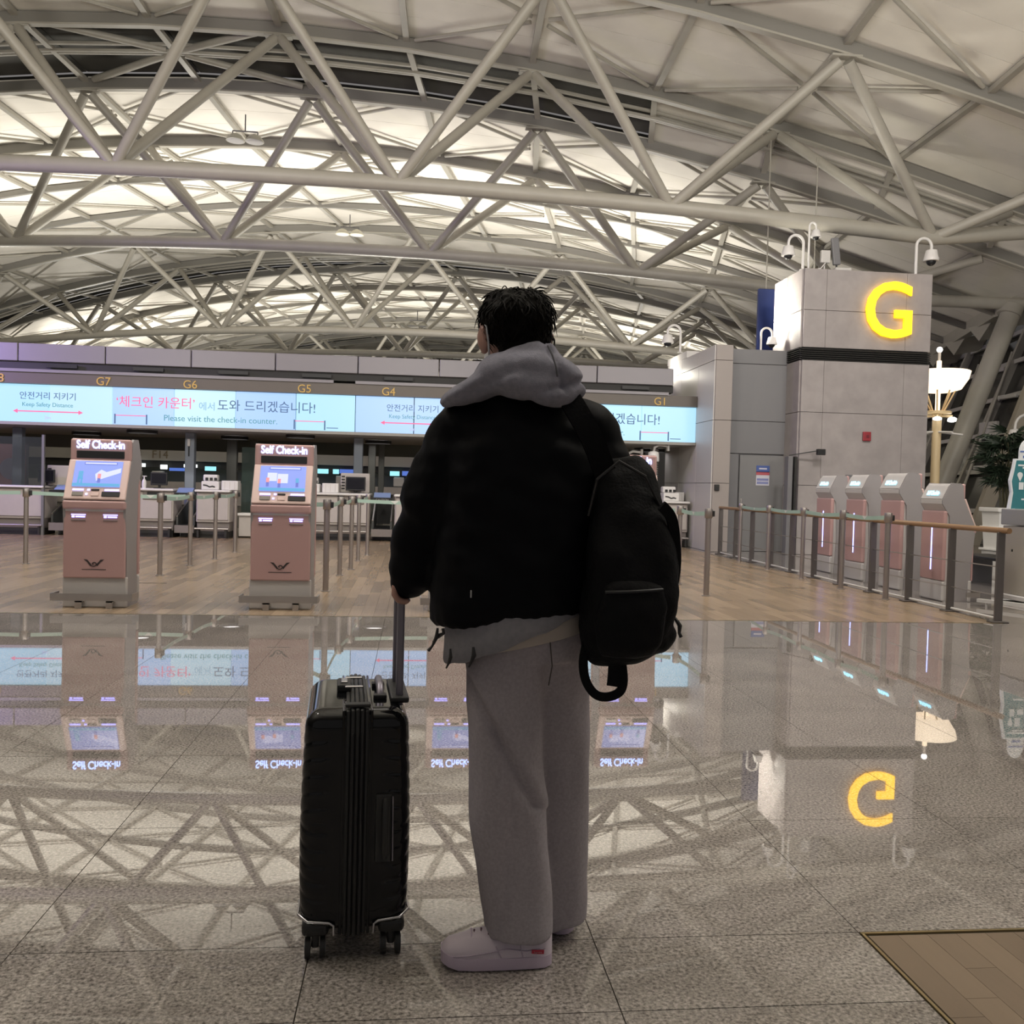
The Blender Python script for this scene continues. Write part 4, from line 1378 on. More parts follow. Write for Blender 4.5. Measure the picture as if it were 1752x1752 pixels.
cctv('white dome camera at the far picture edge in front of the grey wall', (15.35, 21.5, 0), 3.35, .30, -1, 1.2)
for x, y, r_, lab in ((8.05, 14.9, 0, 'dark low bench behind the farthest kiosk beyond the railing'), (8.3, 12.2, 0, 'dark low bench behind the kiosks beyond the railing')):
    b = thing('waiting_bench', lab, 'bench', (x, y, 0), r_, 'benches behind the kiosks')
    MB().rbox((0, 0, .40), (.5, 1.5, .05), .015, 2).build('seat', BLACK, b)
    for yy in (-.6, .6):
        MB().box(-.2, .2, yy - .02, yy + .02, 0, .38).build('leg', MGREY, b)
t = thing('floor_guard', 'low white floor guard rail just beyond the nearest railing posts', 'guard rail', (6.55, 9.2, 0))
MB().bar((0, .9, .06), (.55, .0, .06), .05, .04).build('rail', LGREY, t)
for f in (.1, .9):
    MB().cyl((.55 * (1 - f), .9 * f, 0), (.55 * (1 - f), .9 * f, .06), .015).build('foot', LGREY, t)
# ================================================================== THE TRAVELLER
SKIN = mat('skin', (.42, .24, .19), .5, var=.06, scale=30)
HAIRM = mat('black_hair', (.005, .004, .003), .65, spec=.12, bump=.3, bscale=180)
JACK = mat('black_nylon', (.0022, .0024, .0038), .6, spec=.10)
HOODM = mat('grey_fleece', (.245, .242, .29), .92, spec=.1, var=.10, scale=90, bump=.2, bscale=300)
HOODL = mat('grey_hoodie_hem', (.24, .235, .26), .9, spec=.1, var=.08, scale=70)
TEE = mat('cream_tee', (.40, .36, .33), .9, spec=.1)
PANT = mat('grey_sweat_fabric', (.315, .288, .312), .92, spec=.1, var=.10, scale=120, bump=.15, bscale=350)
SHOEM = mat('shoe_white', (.56, .49, .56), .5)
SOLEM = mat('shoe_sole', (.48, .40, .50), .6)

man = thing('person', 'young man seen from behind in black jacket, grey hood and wide grey trousers', 'person', (.25, 2.42, 0))
MO = Vector((.25, 2.42, 0))


def ring(cx, cy, z, rx, ry, n=28, tilt=0, p=2.3):
    out = []
    for k in range(n):
        a = 2 * PI * k / n
        c, s_ = math.cos(a), math.sin(a)
        x = rx * math.copysign(abs(c) ** (2 / p), c)
        y = ry * math.copysign(abs(s_) ** (2 / p), s_)
        out.append(Vector((cx + x, cy + y, z + tilt * x)) - MO)
    return out


def W(*p):
    return Vector(p) - MO


def chain(mb, pts, rs, n=14):
    """Rounded tapering limb through pts."""
    P = [W(*p) for p in pts]
    mb.tube(P, list(rs), n)
    for p, r in zip(P, rs):
        mb.ell(p, (r * .985,) * 3, None, 12, 8)
    return mb


# --- body: head, neck, trunk, limbs, hands in one skin
b = MB()
HC = W(.250, 2.425, 1.650)
turn = Matrix.Rotation(R(16), 3, 'Z')          # face looks away, a little to his left


def HD(x, y, z):       # head frame: +y is where the face looks
    return HC + turn @ Vector((x, y, z))


b.ell(HC + Vector((0, 0, .02)), (.074, .092, .098), turn, 24, 16)
b.ell(HD(0, .025, -.045), (.060, .072, .075), turn, 20, 14)
b.ell(HD(0, .055, -.085), (.036, .035, .030), turn, 14, 10)
b.tube([HD(0, .090, .012), HD(0, .112, -.028), HD(0, .100, -.040)], [.009, .015, .012], 10)      # nose
for e in (-1, 1):
    b.ell(HD(e * .031, .083, .016), (.016, .010, .010), turn, 10, 8)
    b.ell(HD(e * .040, .075, -.02), (.022, .02, .018), turn, 10, 8)
b.ell(HD(0, .092, -.062), (.024, .012, .010), turn, 10, 8)                                       # lips
for e in (-1, 1):                                                                               # ears
    q = turn @ Matrix.Rotation(R(e * -18), 3, 'Z')
    b.ell(HD(e * .087, -.002, -.016), (.011, .025, .035), q, 14, 10)
    b.ell(HD(e * .082, .004, -.044), (.010, .014, .016), q, 10, 8)
    b.tube([HD(e * .090, -.024, -.028), HD(e * .098, -.024, .0), HD(e * .096, -.008, .017), HD(e * .088, .012, .010)], .006, 8)
chain(b, [(.252, 2.405, 1.44), (.252, 2.405, 1.50), (.251, 2.412, 1.58)], [.070, .058, .056])
b.loft([ring(.255, 2.42, z, rx, ry) for z, rx, ry in ((.84, .15, .105), (.95, .155, .11), (1.08, .14, .10), (1.25, .165, .115), (1.38, .18, .11), (1.45, .12, .085))])
chain(b, [(.10, 2.42, 1.395), (.045, 2.44, 1.19), (.0, 2.50, 1.02)], [.058, .046, .034])
chain(b, [(.415, 2.42, 1.395), (.50, 2.41, 1.17), (.535, 2.40, .96)], [.058, .046, .034])
chain(b, [(.23, 2.40, .84), (.275, 2.40, .48), (.30, 2.39, .10)], [.085, .058, .042])
chain(b, [(.36, 2.46, .84), (.41, 2.50, .48), (.425, 2.53, .10)], [.085, .058, .042])
# left hand closed over the handle bar (bar runs away from the camera at x=-.02, z=.962)
HB = (-.018, 2.52, .958)
chain(b, [(.0, 2.50, 1.02), (-.012, 2.508, .998)], [.032, .030])
b.ell(W(-.024, 2.515, .985), (.030, .045, .017), Matrix.Rotation(R(-28), 3, 'Y'), 16, 10)
for k in range(4):
    y = 2.482 + k * .0215
    L = (1.0, 1.12, 1.16, 1.02)[k]
    pts = [(-.030, y, .990), (-.048, y, .972 + .002 * k), (-.050, y, .952), (-.038, y + .001, .936), (-.020, y + .002, .931), (-.010 + .006 * (L - 1), y + .002, .937)]
    b.tube([W(*p) for p in pts], [.0105, .0105, .0098, .0095, .0088, .0075], 10)
    b.ell(W(*pts[1]), (.0115,) * 3, None, 8, 6)
b.tube([W(-.006, 2.51, .990), W(.006, 2.535, .972), W(.004, 2.556, .955), W(-.008, 2.568, .945)], [.013, .0118, .0108, .009], 10)
# right hand relaxed beside the thigh, thumb forward
chain(b, [(.535, 2.40, .96), (.538, 2.402, .935)], [.032, .030])
b.ell(W(.540, 2.405, .900), (.016, .040, .045), None, 16, 10)
for k in range(4):
    y = 2.374 + k * .021
    L = (.062, .078, .084, .074)[k]
    b.tube([W(.540, y, .868), W(.537, y, .868 - L * .45), W(.526, y + .002, .868 - L * .85), W(.513, y + .004, .868 - L)], [.0105, .010, .0092, .0075], 10)
b.tube([W(.535, 2.435, .915), W(.528, 2.452, .885), W(.521, 2.456, .858)], [.013, .0115, .009], 10)
me = solid(b, .0045, 3)
obj('body', me, SKIN, man, 180)

# --- hair: full crown, tapering at the nape
def hairfn(co, n):
    f = noise.noise(co * 38) * .006 + noise.noise(co * 95) * .003
    return co + n * f


h = MB()
h.ell(HC + Vector((0, -.012, .036)), (.088, .108, .076), turn, 26, 16)
h.ell(HC + Vector((-.028, -.03, .034)), (.062, .082, .075), turn, 20, 12)
h.ell(HC + Vector((.028, -.03, .036)), (.062, .082, .077), turn, 20, 12)
h.ell(HD(0, -.045, -.004), (.080, .062, .060), turn, 20, 12)
h.ell(HD(0, -.052, -.045), (.064, .048, .052), turn, 20, 12)
h.ell(HD(0, -.048, -.080), (.050, .040, .036), turn, 18, 12)
h.ell(HD(0, .055, .052), (.070, .052, .042), turn, 18, 12)
for e in (-1, 1):
    h.ell(HD(e * .068, -.012, .034), (.024, .054, .034), turn, 14, 10)
    h.ell(HD(e * .064, -.042, .006), (.018, .026, .034), turn, 14, 10)
    h.ell(HD(e * .064, .034, .004), (.012, .016, .028), turn, 12, 8)
me = solid(h, .005, 5, .5, hairfn)
hair = obj('hair', me, HAIRM, man, 180)
st_ = MB()
rr = random.Random(11)
vs_ = [v for v in me.vertices if v.co.z > HC.z - .02]
for k in range(900):
    v = vs_[rr.randrange(len(vs_))]
    base, nrm = v.co.copy(), v.normal.copy()
    tang = Vector((0, 0, -1)) + Vector((base.x, base.y + .0, 0)) * 2.5
    tang = (tang - nrm * nrm.dot(tang)).normalized()
    side = nrm.cross(tang)
    w = rr.uniform(-.6, .6)
    L = rr.uniform(.025, .05)
    st_.tube([base - nrm * .003, base + (tang + side * w) * L * .5 + nrm * .0022, base + (tang + side * w * 1.3) * L - nrm * .004], [.0020, .0018, .0005], 4)
for x0, x1, hh in ((-.045, -.018, .022), (-.030, .002, .014), (.0, .030, .013), (.018, .052, .017), (.012, .040, .009)):      # stray tufts arching on the crown
    st_.tube([HC + Vector((x0 + (x1 - x0) * t_, -.02 + .01 * t_, .104 - .25 * (x0 + (x1 - x0) * t_) ** 2 * 20 + hh * math.sin(PI * t_))) for t_ in [k / 9 for k in range(10)]], [.0016] * 7 + [.0012, .0008, .0004], 5)
tag(st_.build('hair_strands', HAIRM, hair, 180), kind='stuff')
# --- white face mask and its ear loops
MASK = mat('mask_white', (.60, .60, .62), .8)
mk = MB().ell(HD(0, .058, -.058), (.060, .060, .048), turn, 20, 12)
mask = obj('face_mask', solid(mk, .006, 3), MASK, man, 180)
for e in (-1, 1):
    MB().tube([HD(e * .050, .070, -.028), HD(e * .080, .022, .006), HD(e * .095, -.010, .026), HD(e * .092, -.034, .006), HD(e * .086, -.034, -.030), HD(e * .074, -.012, -.066), HD(e * .052, .050, -.085)], .0026, 6).build('ear_loop', MASK, mask, 180)


# --- jacket: one continuous skin with soft folds
def jackfn(co, n):
    p = co + MO
    f = noise.noise(Vector((p.x * 7, p.y * 7, p.z * 13 + p.x * 9))) * .010
    f += noise.noise(Vector((p.x * 16, p.y * 14, p.z * 26))) * .005
    if p.z < .96 and p.x > .03:          # gathered hem
        f += math.sin(math.atan2(co.y, co.x) * 34) * .0012 * max(0, 1 - abs(p.z - (.90 + .12 * (p.x - .2))) / .06)
    return co + n * f


j = MB()
j.loft([ring(cx, 2.42, z, rx, ry, 32, t_, 2.4) for z, cx, rx, ry, t_ in
        ((.905, .258, .200, .148, .12), (.925, .262, .222, .170, .12), (.975, .268, .226, .178, .10), (1.10, .272, .222, .180, .05), (1.24, .278, .218, .178, 0), (1.34, .282, .222, .168, -.02),
         (1.40, .285, .205, .150, -.03), (1.445, .285, .165, .125, -.04), (1.485, .268, .105, .098, -.05))])
chain(j, [(.135, 2.42, 1.385), (.095, 2.43, 1.31), (.050, 2.44, 1.21), (.040, 2.46, 1.165), (.010, 2.49, 1.075), (.004, 2.50, 1.03), (-.012, 2.508, .985)],
      [.098, .096, .092, .078, .080, .076, .052], 18)
chain(j, [(.440, 2.42, 1.385), (.478, 2.41, 1.30), (.530, 2.40, 1.19), (.545, 2.40, 1.12), (.548, 2.40, 1.02), (.540, 2.40, .955)],
      [.100, .098, .092, .080, .078, .052], 18)
j.ell(W(.13, 2.42, 1.40), (.09, .11, .075))
j.ell(W(.43, 2.42, 1.41), (.10, .11, .075))
jacket = obj('jacket', solid(j, .009, 5, .5, jackfn), JACK, man, 180)
MB().tube([W(.075 + .002 * k, 2.27, .895 - .012 * k - .0004 * k * k) for k in range(2)] + [W(.066, 2.28, .875), W(.058, 2.28, .868), W(.052, 2.28, .858)], [.004] * 2 + [.006, .003, .0035], 6).build('zip_pull', BLACK, jacket)
MB().tube([W(.062, 2.275, .895), W(.060, 2.275, .872), W(.050, 2.275, .850), W(.040, 2.275, .838)], [.003, .005, .003, .0045], 6).build('drawcord', BLACK, jacket)
MB().rbox(W(.140, 2.234, .985), (.004, .004, .018), .001, 1).build('zip_tag', mat('zip_grey', (.35, .35, .36), .4, .5), jacket)
MB().rbox(W(.474, 2.245, 1.02), (.020, .004, .005), .001, 1).build('reflective_tab', mat('zip_grey', (.35, .35, .36), .4, .5), jacket)


# --- hood lying in folds over the shoulders
def hoodfn(co, n):
    p = co + MO
    f = noise.noise(Vector((p.x * 10 + p.z * 8, p.y * 8, p.z * 18))) * .010 + noise.noise(p * 30) * .003
    d = (p.x - .335) - .35 * (1.56 - p.z)
    f -= .010 * math.exp(-(d / .010) ** 2) if p.y < 2.4 and p.z > 1.48 else 0
    if p.y < 2.36:
        d2 = (p.z - 1.512) - .30 * (p.x - .40)
        f -= .012 * math.exp(-(d2 / .011) ** 2) * max(0, min(1, (p.x - .27) / .05))
        d3 = (p.z - 1.515) - .50 * (p.x - .20)
        f -= .007 * math.exp(-(d3 / .012) ** 2) * max(0, min(1, (.27 - p.x) / .05))
    return co + n * f


hd = MB()
col_pts = [(.155, 2.43, 1.520), (.185, 2.355, 1.548), (.250, 2.315, 1.570), (.318, 2.325, 1.580), (.350, 2.385, 1.570), (.350, 2.45, 1.545), (.30, 2.505, 1.51), (.22, 2.51, 1.50), (.155, 2.43, 1.520)]
hd.tube([W(*p) for p in col_pts], [.030, .034, .038, .038, .034, .032, .03, .03, .03], 14)
hd.ell(W(.262, 2.312, 1.535), (.120, .070, .058), Matrix.Rotation(R(-6), 3, 'Y'), 24, 14)
hd.ell(W(.160, 2.340, 1.509), (.130, .072, .030), Matrix.Rotation(R(-31), 3, 'Y'), 24, 14)
hd.ell(W(.185, 2.335, 1.515), (.085, .070, .042), Matrix.Rotation(R(-27), 3, 'Y'), 24, 14)
hd.ell(W(.350, 2.302, 1.528), (.080, .066, .050), Matrix.Rotation(R(38), 3, 'Y'), 22, 14)
hd.ell(W(.330, 2.278, 1.493), (.070, .052, .044), Matrix.Rotation(R(12), 3, 'Y'), 20, 12)
hd.ell(W(.262, 2.288, 1.505), (.100, .055, .040), None, 20, 12)
hood = obj('hood', solid(hd, .007, 16, .5, hoodfn), HOODM, man, 180)
MB().tube([W(.318, 2.277, 1.600), W(.326, 2.252, 1.575), W(.334, 2.238, 1.545), W(.338, 2.235, 1.52)], .0022, 6).build('hood_seam', mat('seam_dark', (.08, .08, .09), .9), hood)

# --- hems showing below the jacket
def hem(name, m, prof, par=man, wob=.0):
    r_ = [[Vector((p.x, p.y, p.z + (wob * math.sin(i * 1.7)))) for i, p in enumerate(ring(cx, cy, z, rx, ry, 40, t_, 2.3))] for z, cx, cy, rx, ry, t_ in prof]
    return MB().loft(r_, False).build(name, m, par, 180)


te = hem('tee_hem', TEE, [(.985, .275, 2.43, .178, .150, .14), (.90, .282, 2.43, .186, .154, .17), (.852, .284, 2.43, .188, .156, .21), (.846, .284, 2.43, .180, .148, .21)])
ho = hem('hoodie_hem', HOODL, [(.985, .262, 2.42, .176, .160, .25), (.90, .266, 2.42, .182, .166, .32), (.868, .268, 2.42, .186, .170, .42), (.862, .268, 2.42, .180, .164, .42)], man, .003)
for x, z, y in ((.150, .832, 2.255), (.098, .812, 2.34)):
    MB().tube([W(x, y, z + .02), W(x + .002, y - .004, z), W(x - .004, y - .004, z - .016), W(x - .010, y, z - .03)], [.003, .006, .0035, .002], 6).build('toggle', BLACK, ho)


# --- wide trousers
def pantfn(co, n):
    p = co + MO
    f = noise.noise(Vector((p.x * 9, p.y * 9, p.z * 3.2))) * .012 + noise.noise(Vector((p.x * 22 + p.z * 6, p.y * 20, p.z * 8))) * .004
    # long drape from the left hip across the back of the knee
    if p.x < .36:
        d = (p.z - .70) + (p.x - .17) * 1.75
        f -= .013 * math.exp(-(d / .022) ** 2) if .42 < p.z < .76 and p.y < 2.42 else 0
        f += .007 * math.exp(-((d - .05) / .03) ** 2) if .42 < p.z < .80 and p.y < 2.42 else 0
        d2 = (p.x - .215 - .05 * math.sin(p.z * 5))
        f -= .005 * math.exp(-(d2 / .009) ** 2) if p.z < .65 else 0
    return co + n * f


pt = MB()
pt.loft([ring(cx, cy, z, rx, ry, 26, t_, 2.5) for z, cx, cy, rx, ry, t_ in
         ((.074, .300, 2.385, .090, .088, -.02), (.095, .299, 2.385, .091, .090, -.05), (.20, .286, 2.387, .094, .094, 0), (.37, .264, 2.39, .098, .098, 0), (.53, .250, 2.395, .096, .104, 0), (.68, .246, 2.40, .103, .118, 0), (.80, .256, 2.41, .110, .128, 0), (.90, .27, 2.42, .115, .13, 0))])
pt.loft([ring(cx, cy, z, rx, ry, 26, t_, 2.5) for z, cx, cy, rx, ry, t_ in
         ((.040, .412, 2.535, .090, .092, .10), (.10, .412, 2.532, .090, .094, .04), (.30, .408, 2.522, .088, .096, 0), (.50, .398, 2.505, .090, .104, 0), (.68, .384, 2.48, .096, .118, 0), (.80, .366, 2.45, .108, .13, 0), (.90, .355, 2.43, .11, .13, 0))])
pt.loft([ring(cx, 2.425, z, rx, ry, 28, 0, 2.3) for z, cx, rx, ry in ((.80, .305, .155, .135), (.88, .300, .160, .140), (.97, .285, .155, .130))])
trousers = obj('trousers', solid(pt, .008, 5, .5, pantfn), PANT, man, 180)
MB().tube([W(.345, 2.283, .86), W(.352, 2.284, .80), W(.345, 2.29, .75)], .0016, 6).build('back_seam', mat('seam_grey', (.07, .06, .06), .9), trousers)


# --- low white trainers
def shoe(loc, rz, tagged):
    M_ = Matrix.Rotation(rz, 3, 'Z')
    o_ = Vector(loc) - MO

    def out(x):      # half width and side bias along the sole, heel x=0, toe x=.29
        t_ = x / .29
        w = .034 + .013 * math.sin(min(1, t_ * 1.15) * PI * .62)
        if t_ > .86:
            w *= math.sqrt(max(0.02, 1 - ((t_ - .86) / .15) ** 2))
        if t_ < .10:
            w *= math.sqrt(max(.02, 1 - ((.10 - t_) / .11) ** 2))
        return w

    xs_ = [.0, .006, .02, .05, .09, .13, .17, .21, .245, .27, .283, .29]
    top = [.085, .088, .090, .088, .086, .088, .094, .086, .073, .066, .056, .045]
    sole = MB()
    sole.loft([[o_ + M_ @ Vector((x, y * out(x) * 1.06, z + max(0, (x - .24)) * .25)) for y, z in ((-1, .004), (-1.04, .016), (-1, .034), (1, .034), (1.04, .016), (1, .004))] for x in xs_])
    so = MB()
    rings = []
    for x, tz in zip(xs_, top):
        w = out(x) * 1.0
        r_ = []
        for k in range(14):
            a = PI * k / 13
            y = math.cos(a)
            z = .030 + (tz - .030) * (math.sin(a) ** .6 if 0 < k < 13 else 0)
            r_.append(o_ + M_ @ Vector((x, y * w * (1 if z < .06 else .92), z)))
        rings.append(r_)
    so.loft(rings)
    up_ = so.build('shoe', SHOEM, man, 60)
    sole.build('sole', SOLEM, up_, 50)
    # toe cap, eyestay, laces, stitched side panels
    cap_ = MB()
    cap_.tube([o_ + M_ @ Vector((.212, y * .040, .045 + .045 * math.cos(y * 1.35))) for y in [k / 6 for k in range(-6, 7)]], .0025, 6)
    for s_ in (-1, 1):
        cap_.tube([o_ + M_ @ Vector((x, s_ * (out(x) * 1.0 + .001), z)) for x, z in ((.02, .055), (.07, .050), (.12, .058), (.17, .05), (.22, .042), (.26, .04))], .0018, 6)
        cap_.tube([o_ + M_ @ Vector((x, s_ * (out(x) + .0005), z)) for x, z in ((.085, .068), (.082, .052), (.078, .036))], .0016, 6)
        cap_.tube([o_ + M_ @ Vector((x, s_ * (out(x) + .0005), z)) for x, z in ((.15, .066), (.142, .05), (.135, .036))], .0016, 6)
    cap_.build('stitched_panels', SOLEM, up_, 60)
    la = MB()
    for k in range(4):
        x = .150 + k * .018
        la.tube([o_ + M_ @ Vector((x, y * .024, .099 - k * .004 - abs(y) * .010)) for y in (-1, -.5, 0, .5, 1)], .003, 6)
    la.tube([o_ + M_ @ Vector(v) for v in ((.148, 0, .100), (.155, .012, .112), (.165, .018, .100))], .003, 6)
    la.build('laces', mat('lace_dark', (.10, .05, .07), .7), up_)
    if tagged:
        c_ = o_ + M_ @ Vector((.040, .0420, .049))
        MB().obox(c_, (.032, .003, .0095), M_ @ Matrix.Rotation(R(-2), 3, 'Y')).build('heel_label', mat('label_red', (.42, .02, .05), .5), up_)
        tm = text_mesh('Supreme', .01, .0004)
        for v in tm.vertices:
            p = Vector((-v.co.x * .58, 0, v.co.y * .62 - .0003))
            v.co = c_ + M_ @ (p + Vector((0, .0022, 0)))
        obj('label_lettering', tm, mat('label_white', (.7, .65, .66), .5), up_)
    return up_


shoe((.383, 2.368, 0), R(178), True)
shoe((.462, 2.520, 0), R(138), False)

# ================================================================== BACKPACK on the right shoulder
BAG = mat('black_pack_cloth', (.0036, .0037, .0048), .65, spec=.12, bump=.25, bscale=140)
bp = thing('backpack', 'black backpack hanging from the man\'s right shoulder', 'backpack', (.535, 2.262, .812))
BO = Vector((.575, 2.27, .78))


def B(*p):
    return Vector(p) - BO


def bagfn(co, n):
    p = co + BO
    return co + n * (noise.noise(Vector((p.x * 12, p.y * 10, p.z * 9))) * .010 + noise.noise(p * 28) * .003)


def bring(cx, cy, z, rx, ry, p=3.0, t_=0):
    return [q + MO - BO for q in ring(cx, cy, z, rx, ry, 26, t_, p)]


k_ = MB()
k_.loft([bring(cx, cy, z, rx, ry, 3, .06) for z, cx, cy, rx, ry in ((.782, .545, 2.275, .055, .045), (.800, .555, 2.27, .088, .07), (.85, .570, 2.265, .112, .092), (.95, .578, 2.262, .116, .098), (1.06, .580, 2.27, .110, .090), (1.16, .575, 2.29, .098, .075), (1.26, .562, 2.315, .078, .052), (1.30, .55, 2.32, .05, .03))])
k_.ell(B(.640, 2.26, .855), (.062, .07, .052))
k_.ell(B(.672, 2.27, 1.02), (.030, .06, .085))
pack = obj('main_bag', solid(k_, .008, 5, .5, bagfn), BAG, bp, 180)
k_ = MB().loft([bring(cx, 2.185, z, rx, ry, 3.2, .06) for z, cx, rx, ry in ((.815, .555, .06, .02), (.84, .562, .080, .034), (.93, .566, .084, .036), (.985, .566, .074, .026), (1.0, .566, .05, .012))])
pk = obj('front_pocket', solid(k_, .007, 4, .5, bagfn), BAG, bp, 180)
MB().tube([B(x, 2.150 + .25 * (x - .566) ** 2 * 10, .975 + .06 * (x - .566)) for x in (.495, .53, .566, .60, .635)], .004, 6).build('pocket_zip', BLACK, pk)
MB().tube([B(.470, 2.27, 1.15), B(.478, 2.215, 1.24), B(.53, 2.21, 1.285), B(.60, 2.225, 1.25), B(.655, 2.25, 1.16), B(.675, 2.25, 1.05)], .004, 6).build('main_zip', BLACK, pack)
MB().rbox(B(.57, 2.163, .905), (.05, .004, .018), .001, 1).build('stitched_label', mat('patch_dark', (.022, .022, .026), .5), pk)
sp = MB()


def strap(mb, pts, w, th):
    C_ = [Vector(p) for p in pts]
    P = []
    for i in range(len(C_) - 1):
        p0, p1, p2, p3 = C_[max(i - 1, 0)], C_[i], C_[i + 1], C_[min(i + 2, len(C_) - 1)]
        for q in range(4):
            u = q / 4
            P.append(((p1 * 2) + (p2 - p0) * u + (p0 * 2 - p1 * 5 + p2 * 4 - p3) * u * u + (p1 * 3 - p0 - p2 * 3 + p3) * u ** 3) * .5 - BO)
    P.append(C_[-1] - BO)
    rings = []
    for i, p in enumerate(P):
        d = (P[min(i + 1, len(P) - 1)] - P[max(i - 1, 0)]).normalized()
        x = d.cross(Vector((0, -1, 0)))
        x = x.normalized() if x.length > .1 else Vector((1, 0, 0))
        z = x.cross(d)
        rings.append([p + x * a * w / 2 + z * b_ * th / 2 for a, b_ in ((-1, -1), (1, -1), (1, 1), (-1, 1))])
    return mb.loft(rings)


strap(MB(), [(.520, 2.290, 1.24), (.470, 2.255, 1.34), (.420, 2.275, 1.43), (.395, 2.36, 1.492), (.395, 2.45, 1.498), (.41, 2.545, 1.44), (.45, 2.575, 1.33), (.50, 2.52, 1.1), (.53, 2.36, .92)], .055, .014).build('shoulder_strap', BAG, bp, 60)
strap(MB(), [(.640, 2.215, 1.18), (.668, 2.225, 1.15), (.682, 2.235, 1.09), (.686, 2.24, 1.02), (.672, 2.24, .93)], .026, .010).build('side_strap', BAG, bp, 60)
strap(MB(), [(.472, 2.25, .845), (.462, 2.245, .79), (.468, 2.24, .745), (.490, 2.235, .712), (.520, 2.232, .704), (.552, 2.232, .716), (.562, 2.235, .745), (.556, 2.24, .80)], .022, .006).build('bottom_loop', BAG, bp, 60)
strap(MB(), [(.538, 2.23, .80), (.536, 2.228, .75), (.534, 2.228, .732)], .030, .006).build('loose_strap', BAG, bp, 60)
MB().tube([B(.688, 2.25, .905), B(.696, 2.245, .892), B(.704, 2.245, .880), B(.703, 2.245, .862), B(.708, 2.245, .852)], [.003, .005, .006, .004, .005], 6).build('zip_pull', BLACK, bp)

# ================================================================== SUITCASE
SHELL = mat('gloss_black_shell', (.0040, .0043, .0050), .07, spec=.34)
RUBB = mat('matt_black_trim', (.012, .012, .012), .5)
CHROME = mat('worn_chrome', (.55, .54, .56), .25, 1)
ALU = mat('grey_aluminium', (.23, .215, .25), .4, .8)
SX, SY, SH = .276, .44, .585       # thickness, breadth (away from the camera), shell height
sc_ = thing('suitcase', 'glossy black hard-shell suitcase with raised handle, on four twin wheels', 'suitcase', (-.152, 2.62, 0), R(4.5))
Z0 = .072
cx_ = Z0 + SH / 2
half = SX / 2


def shellfn(_):
    def fn(co, n):
        side = 1 if co.x > 0 else -1
        # bowed broad face, a touch fuller toward the wheels
        t_ = (co.z - Z0) / SH
        if abs(co.x) > .04:
            co.x += side * (.010 * math.cos((t_ - .42) * PI * .9) - .004) * min(1, (abs(co.x) - .04) / (half - .04))
        # chevron grooves pressed into the broad face and round its edges
        if abs(co.x) > half * .42 and .05 < t_ < .90:
            u = abs(co.y) / (SY / 2)
            ph = (co.z * 1.0 - abs(co.y) * .55 * (1 if t_ > .5 else -1)) / .044
            g = abs((ph % 1) - .5)
            co -= n * (.0022 * math.exp(-(g / .16) ** 2) * min(1, (abs(co.x) / half - .42) * 4))
        return co
    return fn


q = MB().rbox((0, 0, cx_), (SX, SY, SH), .046, 6)
me_l = solid(q, .0045, 3, .5, shellfn(-1))
for v in me_l.vertices:
    pass
for side in (-1, 1):
    me = me_l.copy()
    bm = bmesh.new()
    bm.from_mesh(me)
    bmesh.ops.delete(bm, geom=[f for f in bm.faces if f.calc_center_median().x * side < .026], context='FACES')
    bm.to_mesh(me)
    bm.free()
    sh = obj('shell', me, SHELL, sc_, 180)
    MB().rbox((side * .036, 0, cx_), (.007, SY + .004, SH + .004), .003, 2).build('shell_rim', SHELL, sh)
# zipped expansion band between the shells
bd = MB()
for x, e in ((-.024, .004), (-.012, .010), (.0, .014), (.012, .010), (.024, .004)):
    bd.rbox((x, 0, cx_), (.012, SY + e, SH + e), .005, 2)
gb = bd.build('zip_band', RUBB, sc_, 60)
MB().rbox((0, -SY / 2 + .02, Z0 + SH + .012), (.066, .03, .010), .004, 2).build('corner_cap', RUBB, gb)
for s_ in (-1, 1):
    MB().tube([(s_ * .012, -SY / 2 - .012 + .0 * k, Z0 + .03 + k * .1) for k in range(6)], .0028, 6).build('zip_track', BLACK, gb)
# lock with its two zip pulls on the top
lk = MB().rbox((-.035, .05, Z0 + SH + .010), (.040, .10, .022), .006, 2).build('combination_lock', RUBB, sc_)
MB().rbox((-.035, .05, Z0 + SH + .023), (.018, .05, .006), .002, 1).build('dial', CHROME, lk)
for y in (-.02, .10):
    MB().rbox((-.008, y, Z0 + SH + .020), (.05, .010, .006), .002, 1).build('zip_pull', CHROME, lk)
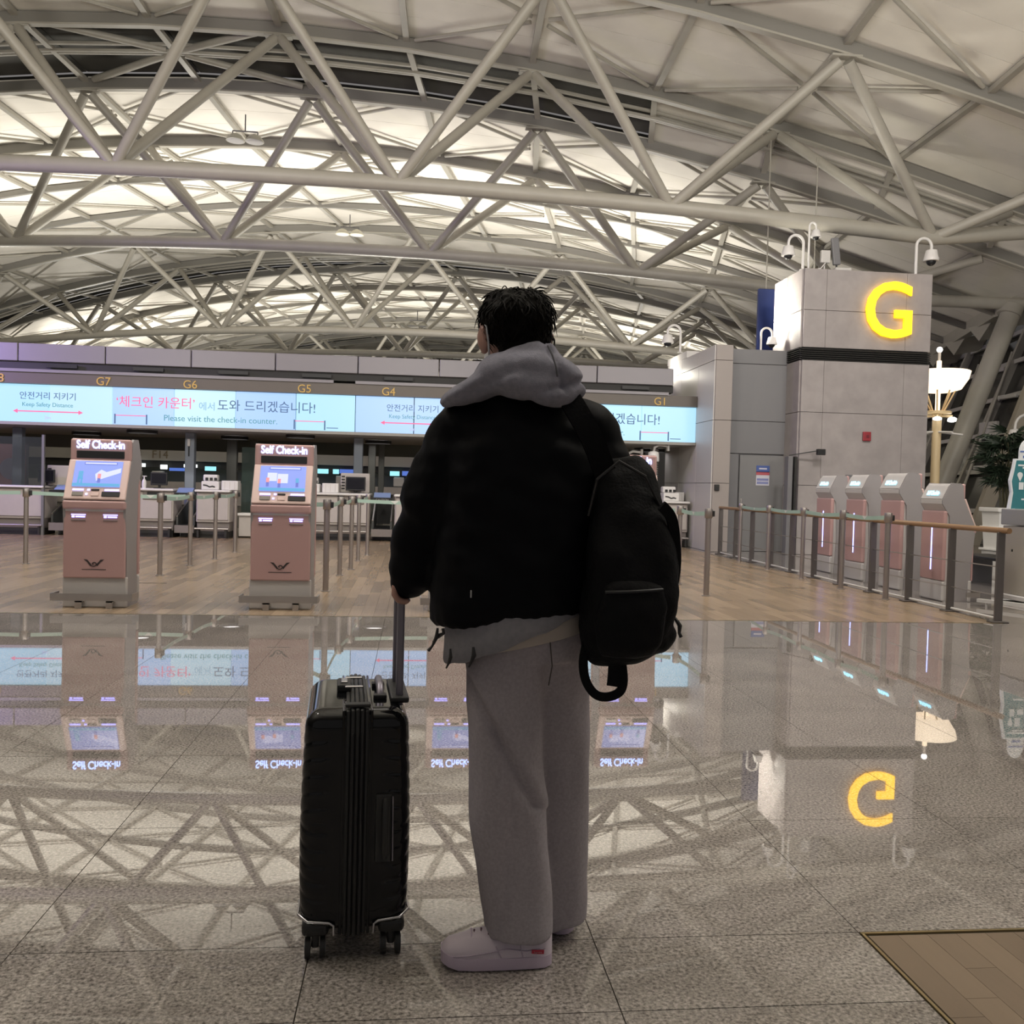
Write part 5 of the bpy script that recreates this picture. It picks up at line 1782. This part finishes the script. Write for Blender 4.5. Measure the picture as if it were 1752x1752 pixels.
# top grip and side grip
tg = MB().tube([(.062, -.07, Z0 + SH + .004), (.062, -.06, Z0 + SH + .026), (.062, .06, Z0 + SH + .026), (.062, .07, Z0 + SH + .004)], [.010, .011, .011, .010], 10).build('top_grip', ALU, sc_, 60)
for y in (-.075, .075):
    MB().rbox((.062, y, Z0 + SH + .005), (.036, .03, .014), .004, 2).build('grip_mount', RUBB, tg)
sg = MB().rbox((.072, -SY / 2 - .002, cx_ - .015), (.044, .012, .18), .005, 2).build('side_grip_recess', RUBB, sc_)
MB().tube([(.076, -SY / 2 - .004, cx_ + .06), (.076, -SY / 2 - .020, cx_ + .045), (.076, -SY / 2 - .020, cx_ - .075), (.076, -SY / 2 - .004, cx_ - .09)], [.009, .010, .010, .009], 10).build('side_grip', RUBB, sg, 60)
MB().tube([(.094, -SY / 2 - .010, cx_ + .07), (.096, -SY / 2 - .010, cx_ - .10)], .002, 6).build('grip_edge', ALU, sg)
# telescopic handle: twin two-stage tubes and a crossbar grip
hp = Vector((.118, 0, 0))
for y in (-.085, .085):
    MB().rbox((.114, y, Z0 + SH - .02 + .14), (.020, .024, .30), .004, 2).build('lower_tube', ALU, sc_)
    MB().rbox((.114, y, .865), (.016, .019, .18), .003, 2).build('upper_tube', ALU, sc_)
MB().rbox((.114, 0, .952), (.026, .215, .026), .010, 3).build('handle_grip', RUBB, sc_)
MB().rbox((.114, 0, Z0 + SH + .004), (.05, .25, .016), .005, 2).build('handle_socket', RUBB, sc_)
# corner guards and wheels
for sx in (-1, 1):
    for sy in (-1, 1):
        cg = MB().rbox((sx * (half - .040), sy * (SY / 2 - .045), Z0 + .012), (.070, .080, .040), .014, 3).build('corner_guard', RUBB, sc_)
        MB().tube([(sx * (half + .004), sy * (SY / 2 - .10), Z0 + .052), (sx * (half + .005), sy * (SY / 2 - .03), Z0 + .046), (sx * (half - .02), sy * (SY / 2 + .004), Z0 + .040), (sx * (half - .075), sy * (SY / 2 + .004), Z0 + .034), (sx * (half - .086), sy * (SY / 2 + .002), Z0 + .026), (sx * (half - .087), sy * (SY / 2), Z0 + .0)], .0035, 8).build('guard_edge', CHROME, cg, 60)
        wx, wy = sx * (half - .040), sy * (SY / 2 - .035)
        ca = MB().rbox((wx, wy, .056), (.020, .038, .050), .006, 2).build('caster', RUBB, sc_)
        for e in (-1, 1):
            MB().tube([(wx + e * .012, wy, .030), (wx + e * .026, wy, .030)], .0300, 20).build('wheel', RUBB, ca, 60)
            MB().tube([(wx + e * .0265, wy, .030), (wx + e * .0275, wy, .030)], .019, 16).build('hub', CHROME if e == sx else ALU, ca, 60)
